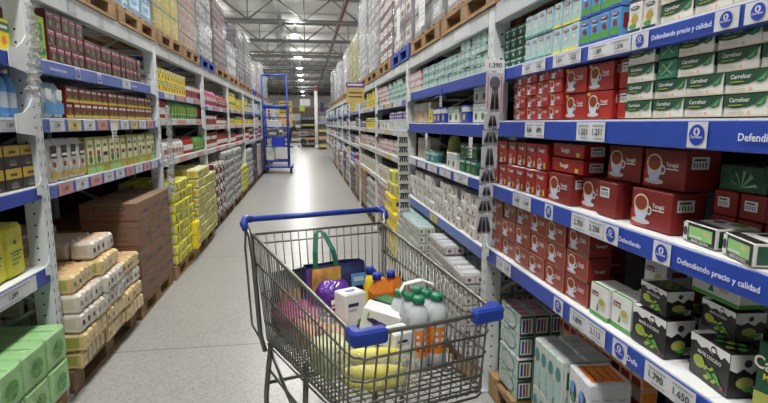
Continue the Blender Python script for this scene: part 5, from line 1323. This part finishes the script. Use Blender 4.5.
for i in range(10):
    x=-.05+.033*(i%4)+random.uniform(-.01,.01); z=.03+.035*(i//4); 
    b=LMB(); b.tube([(x,-.12,z),(x+.01,-.02,z+.008),(x-.005,.08,z),(x-.01,.11,z+.005)],[.008,.022,.020,.010],o_,8); b.build('carrot',t)
b=blob(.20,.29,.15,film('clear_bag',(.80,.82,.84),.12,.40,14.,.6),9,.10); b.build('clear_bag',t)
bm_=mat('banana_skin',(.70,.62,.09),rough=.45,var=.12,scale=8,rand=.03)
t=thing('banana_bag','clear bag of yellow bananas lying in the nose of the trolley','bag',inbasket(-.070,.80,zb(.80)+.008),CA-.35)
for i in range(5):
    b=LMB(); R0=.13; ph=.15*i; zz0=.025+.028*(i%3); pts=[]; rs=[]
    for k in range(9):
        a=-.75+1.5*k/8; pts.append((R0*math.sin(a)*1.05,-.07+.055*(i//2)+R0*(1-math.cos(a))*.9*(1 if i<4 else -1),zz0+.02*math.cos(a))); rs.append([.006,.015,.021,.024,.025,.024,.021,.014,.005][k])
    b.tube(pts,rs,bm_,8); b.tube([pts[0],(pts[0][0]-.016,pts[0][1]+.008,pts[0][2])],.004,'brown',5); b.build('banana',t)
b=blob(.30,.20,.115,film('clear_bag_y',(.80,.82,.60),.10,.35,14.,.6),12,.10); b.build('clear_bag',t)
place(blob(.14,.15,.12,mat('cabbage',(.52,.55,.32),rough=.5,bump=.6,bscale=14,var=.2,rand=0),15,.12),'cabbage_bag',-.145,.625,zb(.62)+.006,'pale yellow-green cabbage in film behind the bananas','cabbage')
place(blob(.20,.22,.10,mat('white_bag',(.60,.62,.63),rough=.3,bump=.6,bscale=14,rand=0),18,.14),'plastic_bag',-.13,.25,zb(.25)+.006,'crumpled pale plastic bag under the magenta pouch','bag')
# ------------------------------------------------------------------ blue cage trolley down the aisle
bm2=mat('cage_blue',(.015,.05,.34),rough=.45,rand=0)
t=thing('cage_trolley','tall blue tubular picking trolley with ladder-like shelves standing by the left rack','cage trolley',(-.90,15.9,0))
b=LMB(); r=.028
for x in (-.36,.34):
    for y in (-.42,.42): b.tube([(x,y,.18),(x,y,2.88 if y<0 else 1.98)],r,bm2,8)
b.build('upright_tubes',t)
b=LMB(); b.tube([(-.36,-.42,2.88),(.34,-.42,2.88)],r,bm2,8); b.build('top_bar',t)
b=LMB()
for x in (-.36,.34): b.tube([(x,-.42,1.98),(x,.42,1.98)],r,bm2,8)
for y in (-.42,.42): b.tube([(-.36,y,1.98),(.34,y,1.98)],r*1.4,bm2,8)
b.build('middle_frame',t)
for z in (.36,.80,1.08,1.36,1.66):
    b=LMB()
    for y in (-.42,.42): b.tube([(-.36,y,z),(.34,y,z)],.016,bm2,6)
    for i in range(5): b.tube([(-.36,-.42+.21*i,z),(.34,-.42+.21*i,z)],.008,bm2,5)
    b.build('shelf_rails',t)
b=LMB(); b.box(-.39,-.45,.16,.48,.45,.215,bm2,.01); b.build('base_frame',t)
for x in (-.32,.40):
    for y in (-.42,.42):
        b=LMB(); M=Matrix.Translation(Vector((x,y,.078)))@Matrix.Rotation(math.pi/2,4,'Y'); b.lathe([(.07,-.02),(.078,0),(.07,.02)],'black',14,M=M); b.box(x-.03,y-.02,.08,x+.03,y+.02,.17,'dgrey'); b.build('caster',t)
b=MB(); 
for (x0,x1,y,z,m,lb,nm) in ((-1.04,-.66,15.8,.815,bm2,'blue plastic crate on the blue picking trolley','plastic_crate'),(-1.22,-1.0,15.9,.38,'offwhite','tall white carton on the lowest rails of the blue trolley','carton'),(-1.2,-.85,15.9,1.10,'dgrey','dark box on the third rails of the blue trolley','box'),(-1.15,-.75,15.9,1.38,'silver','silver box on the upper rails of the blue trolley','box')):
    b=LMB(); h={'plastic_crate':.26,'carton':.44,'box':.2}[nm]; w=(x1-x0)/2
    if nm=='plastic_crate':
        cm=mat('crate_blue',(.02,.05,.55),rough=.4)
        for q in ((-w,-.2,0,w,.2,.02),(-w,-.2,.02,w,-.18,h),(-w,.18,.02,w,.2,h),(-w,-.18,.02,-w+.02,.18,h),(w-.02,-.18,.02,w,.18,h),(-w-.015,-.215,h,w+.015,-.18,h+.02),(-w-.015,.18,h,w+.015,.215,h+.02)): b.box(*q,cm)
    else: b.box(-w,-.2,0,w,.2,h,m,.01); b.quad((-w*.6,-.201,h*.3),(w*.6,-.201,h*.3),(w*.6,-.201,h*.6),(-w*.6,-.201,h*.6),'beige')
    b.build(nm,loc=((x0+x1)/2,y,z),label=lb,category='crate' if nm=='plastic_crate' else 'box')
# hanging signs
t=thing('hanging_sign','yellow sign with orange figures hanging at the left far end of the aisle','sign',(-1.15,30,0))
b=MB(); b.box(-1.55,30,1.40,-.80,30.04,2.75,mat('sign_gold',(.46,.34,.05),rough=.6),.01); b.build('sign_board',t)
b=MB()
b.box(-1.52,29.985,1.45,-.83,29.995,1.95,mat('sign_gold2',(.55,.42,.16),rough=.6))
b.text((-1.17,29.98,1.52),(1,0,0),(0,0,1),'900',.36,'orange')
for i in range(4): b.box(-1.50,29.98,2.08+.17*i,-.84-.12*(i%2),29.99,2.14+.17*i,'brown')
b.build('sign_print',t)
b=MB()
for x in (-1.5,-.85): b.tube([(x,30.02,2.85),(x,30.02,6.35)],.01,'dgrey',4)
b.build('hanging_wire',t)
t=thing('aisle_sign','small yellow aisle sign with a purple header projecting from the right rack','sign',(.76,8.0,1.80))
b=MB(); b.box(.62,8.0,1.80,.90,8.015,2.12,mat('sign_tan',(.52,.40,.14),rough=.6),.003); b.build('sign_board',t)
b=MB(); b.box(.62,7.99,2.05,.90,7.998,2.12,'purple'); b.box(.64,7.985,2.07,.88,7.989,2.10,'pblue')
for i in range(2): b.box(.66,7.99,1.96-.06*i,.86,7.998,1.975-.06*i,'brown')
b.build('sign_header',t)
# white column
b=MB(); b.lathe([(.09,0),(.09,3.55)],'white',16,o=(.55,29.3,0)); b.lathe([(.095,.0),(.095,.25)],'silver',16,o=(.55,29.3,0)); b.build('steel_column',label='slim white round column standing at the end of the right-hand rack',category='column')
b=MB(); b.box(.46,29.17,3.3,.64,29.2,3.52,'brick',.005); b.build('red_plate',label='small red plate fixed high on the white column',category='plate')
# displays at the far end
def display(x,y,w,h,label,cm,km,n=4):
    t=thing('display_shelf',label,'shelf unit',(x,y,0))
    b=LMB()
    for xx in (-w/2,w/2): b.box(xx-.02,-.25,0,xx+.02,.25,h,cm)
    b.box(-w/2,.22,0,w/2,.25,h,cm)
    b.build('frame',t)
    for i in range(n):
        b=LMB(); z=.12+i*(h-.15)/n; b.box(-w/2+.02,-.28,z,w/2-.02,.22,z+.03,cm); b.build('shelf_board',t)
    for i in range(n):
        z=.12+i*(h-.15)/n+.031; k=km[i%len(km)]; d=K[k][3]; xx=-w/2+.06
        while xx<w/2-.1:
            o=bpy.data.objects.new(K[k][1],K[k][0]); COL.objects.link(o); o.location=(x+xx+d[0]*PS/2,y-.15,z); o['label']='%s on the %s board of the %s'%(nice[k],['lowest','second','third','fourth','top'][i],label.split(',')[0].replace('at the end of the aisle','').replace(' before the tall black one','').replace(' with mixed stock beyond the person',' beyond the person').replace(' with yellow stock right of the',' beside the').strip()); o['category']=K[k][2]; o['group']=nice[k]+' '+label
            xx+=d[0]*PS+.01
    return t
display(.15,33.4,1.0,2.1,'tall black shelf unit at the end of the aisle, behind the person',c('dgrey'),('black_pack','btl_black','black_pack','yel_box'),5)
display(.35,32.4,1.1,1.05,'low dark brown shelf unit before the tall black one',c('dkraft'),('black_pack','orange_box'),3)
display(.95,29.6,.7,1.9,'shelf unit with yellow stock right of the white column',c('grey'),('yel_box2','orange_box','yel_box','blue_box'),4)
display(-2.6,33.5,1.6,2.2,'far grey shelf unit behind the blue trolley, left side',c('grey'),('black_pack','beige_box','grey_pack','yel_box'),4)
display(-1.0,40.0,1.6,2.2,'far shelf unit with mixed stock beyond the person',c('grey'),('beige_box','red_box','beige_box','blue_box'),4)
display(1.5,42.0,1.8,2.4,'far blue-edged shelf unit beyond the column',c('dgrey'),('beige_box','purple_box','blue_box','yel_box'),4)
display(-3.6,46.0,3.0,3.0,'farthest wide shelf unit on the left',c('grey'),('black_pack','grey_pack','beige_box'),5)
# upper signs / stock at the far end
for (x0,x1,y,z0,z1,m,lb) in ((-.55,.35,46,3.0,3.6,'paper','white hanging banner at the far end above the black shelf unit'),(1.2,1.5,44,2.2,3.2,'navy','dark blue banner at the far end right of the column'),(-.5,-.1,38,2.35,2.75,'lime','small green and yellow sign on the far black unit')):
    t=thing('hanging_banner',lb,'banner',((x0+x1)/2,y,z0)); b=MB(); b.box(x0,y,z0,x1,y+.03,z1,m,.004); b.build('banner_board',t)
    b=MB(); b.tube([(x0+.05,y+.015,z1),(x0+.05,y+.015,6.4)],.008,'dgrey',4); b.tube([(x1-.05,y+.015,z1),(x1-.05,y+.015,6.4)],.008,'dgrey',4); b.build('hanging_wire',t)
b=MB(); b.box(-9,60,0,9,60.2,4.6,mat('far_partition',(.30,.29,.28),rough=.8,rand=0)); o=b.build('wall_back'); o['kind']='structure'
b=MB(); b.box(-9,59.9,2.6,9,59.98,3.2,mat('fascia_brown',(.22,.12,.09),rough=.7,rand=0)); o=b.build('trim_1'); o['kind']='structure'
# ------------------------------------------------------------------ person bending over a trolley at the far end
def figure(x,y,rz):
    t=thing('person','person in dark clothes leaning forward over a basket trolley at the far end','person',(x,y,0),rz)
    J=dict(pel=(0,0,.92),spine=(.10,0,1.12),chest=(.24,0,1.28),neck=(.33,0,1.38),head=(.40,0,1.46),top=(.44,0,1.56),
      hl=(0,.10,.88),kl=(.06,.11,.50),al=(-.04,.12,.09),fl=(.12,.13,.04),hr=(0,-.10,.88),kr=(.02,-.11,.50),ar=(-.14,-.12,.10),fr=(.02,-.13,.04),
      sl=(.26,.19,1.30),el=(.36,.23,1.05),wl=(.55,.20,.98),nl=(.62,.18,.98),sr=(.26,-.19,1.30),er=(.36,-.23,1.05),wr=(.55,-.20,.98),nr=(.62,-.18,.98))
    Rr=dict(pel=.17,spine=.165,chest=.18,neck=.065,head=.115,top=.09,hl=.115,kl=.08,al=.055,fl=.045,hr=.115,kr=.08,ar=.055,fr=.045,sl=.09,el=.06,wl=.042,nl=.034,sr=.09,er=.06,wr=.042,nr=.034)
    E_=[('pel','spine'),('spine','chest'),('chest','neck'),('neck','head'),('head','top'),('pel','hl'),('hl','kl'),('kl','al'),('al','fl'),('pel','hr'),('hr','kr'),('kr','ar'),('ar','fr'),('chest','sl'),('sl','el'),('el','wl'),('wl','nl'),('chest','sr'),('sr','er'),('er','wr'),('wr','nr')]
    ks=list(J); me=bpy.data.meshes.new('body'); me.from_pydata([J[k] for k in ks],[(ks.index(a),ks.index(b)) for a,b in E_],[])
    o=bpy.data.objects.new('body',me); COL.objects.link(o); me.materials.append(c('black',rough=.8))
    m=o.modifiers.new('skin','SKIN')
    for i,k in enumerate(ks):
        sv=me.skin_vertices[0].data[i]; sv.radius=(Rr[k],Rr[k]); sv.use_root=(k=='pel')
    o.modifiers.new('sub','SUBSURF').render_levels=2
    dg=bpy.context.evaluated_depsgraph_get(); m2=bpy.data.meshes.new_from_object(o.evaluated_get(dg)); bpy.data.objects.remove(o)
    sk=mat('skin',(.50,.30,.21),rough=.6,rand=0); m2.materials.clear(); m2.materials.append(c('black')); m2.materials.append(sk); m2.materials.append(c('navy'))
    for p in m2.polygons:
        z=p.center.z; xx=p.center.x
        p.material_index = 1 if (xx>.34 and z>1.38) or xx>.56 else (2 if z<.85 and xx<.3 else 0); p.use_smooth=True
    o=bpy.data.objects.new('body',m2); COL.objects.link(o); o.parent=t
    b=LMB(); b.lathe([(.108,-.02),(.115,.03),(.09,.09),(.03,.115)],'brown',12,o=(.405,0,1.49)); b.build('hair',t)
    for (x_,y_) in ((.10,.13),(.0,-.13)):
        b=LMB(); b.box(x_-.12,y_-.05,0,x_+.15,y_+.05,.075,c('brown'),.02); b.build('shoe',t)
    b=LMB(); b.box(.49,-.015,1.47,.525,.015,1.50,sk,.005); b.build('nose',t)
    return t
figure(-1.05,32.0,.15)
t=thing('basket_trolley','small grey wire trolley pushed by the person at the far end','shopping trolley',(-.28,32.1,0))
b=LMB()
for z in (.55,.75,.95): b.tube([(-.25,-.22,z),(.35,-.18,z),(.35,.18,z),(-.25,.22,z)],.012,'silver',5,closed=True)
for i in range(9):
    for y in (-.2,.2): x=-.25+.075*i; b.tube([(x,y,.55),(x,y,.95)],.006,'silver',4)
b.build('wire_basket',t)
b=LMB(); b.tube([(-.3,-.2,1.0),(-.3,.2,1.0)],.016,'blue',6); b.build('handle',t)
b=LMB()
for x in (-.22,.3):
    for y in (-.18,.18): b.tube([(x,y,.08),(x,y,.55)],.014,'silver',5); b.lathe([(.05,-.01),(.05,.01)],'black',10,M=Matrix.Translation(Vector((x,y,.05)))@Matrix.Rotation(math.pi/2,4,'X'))
b.build('legs_and_wheels',t)

# ------------------------------------------------------------------ light, world, camera
w=bpy.data.worlds.new('World'); SC.world=w; w.use_nodes=True
w.node_tree.nodes['Background'].inputs[0].default_value=(.9,.93,1,1); w.node_tree.nodes['Background'].inputs[1].default_value=.3
cd=bpy.data.cameras.new('Camera'); cam=bpy.data.objects.new('Camera',cd); COL.objects.link(cam)
cd.sensor_width=36; cd.lens=505/768*36; cd.clip_start=.05; cd.clip_end=300
cam.location=(0,0,1.5); th,psi=R_(8.836),R_(8.623)
cam.rotation_euler=(math.pi/2-th,0,-psi)
SC.camera=cam
SC.view_settings.view_transform='Standard'; SC.view_settings.look='None'; SC.view_settings.exposure=EXPO; SC.view_settings.gamma=1; SC.view_settings.use_curve_mapping=False
SC.cycles.max_bounces=6; SC.cycles.diffuse_bounces=4; SC.cycles.glossy_bounces=3; SC.cycles.transmission_bounces=4; SC.cycles.transparent_max_bounces=12
SC.cycles.use_denoising=True; SC.cycles.sample_clamp_indirect=4
SC.cycles.caustics_reflective=False; SC.cycles.caustics_refractive=False
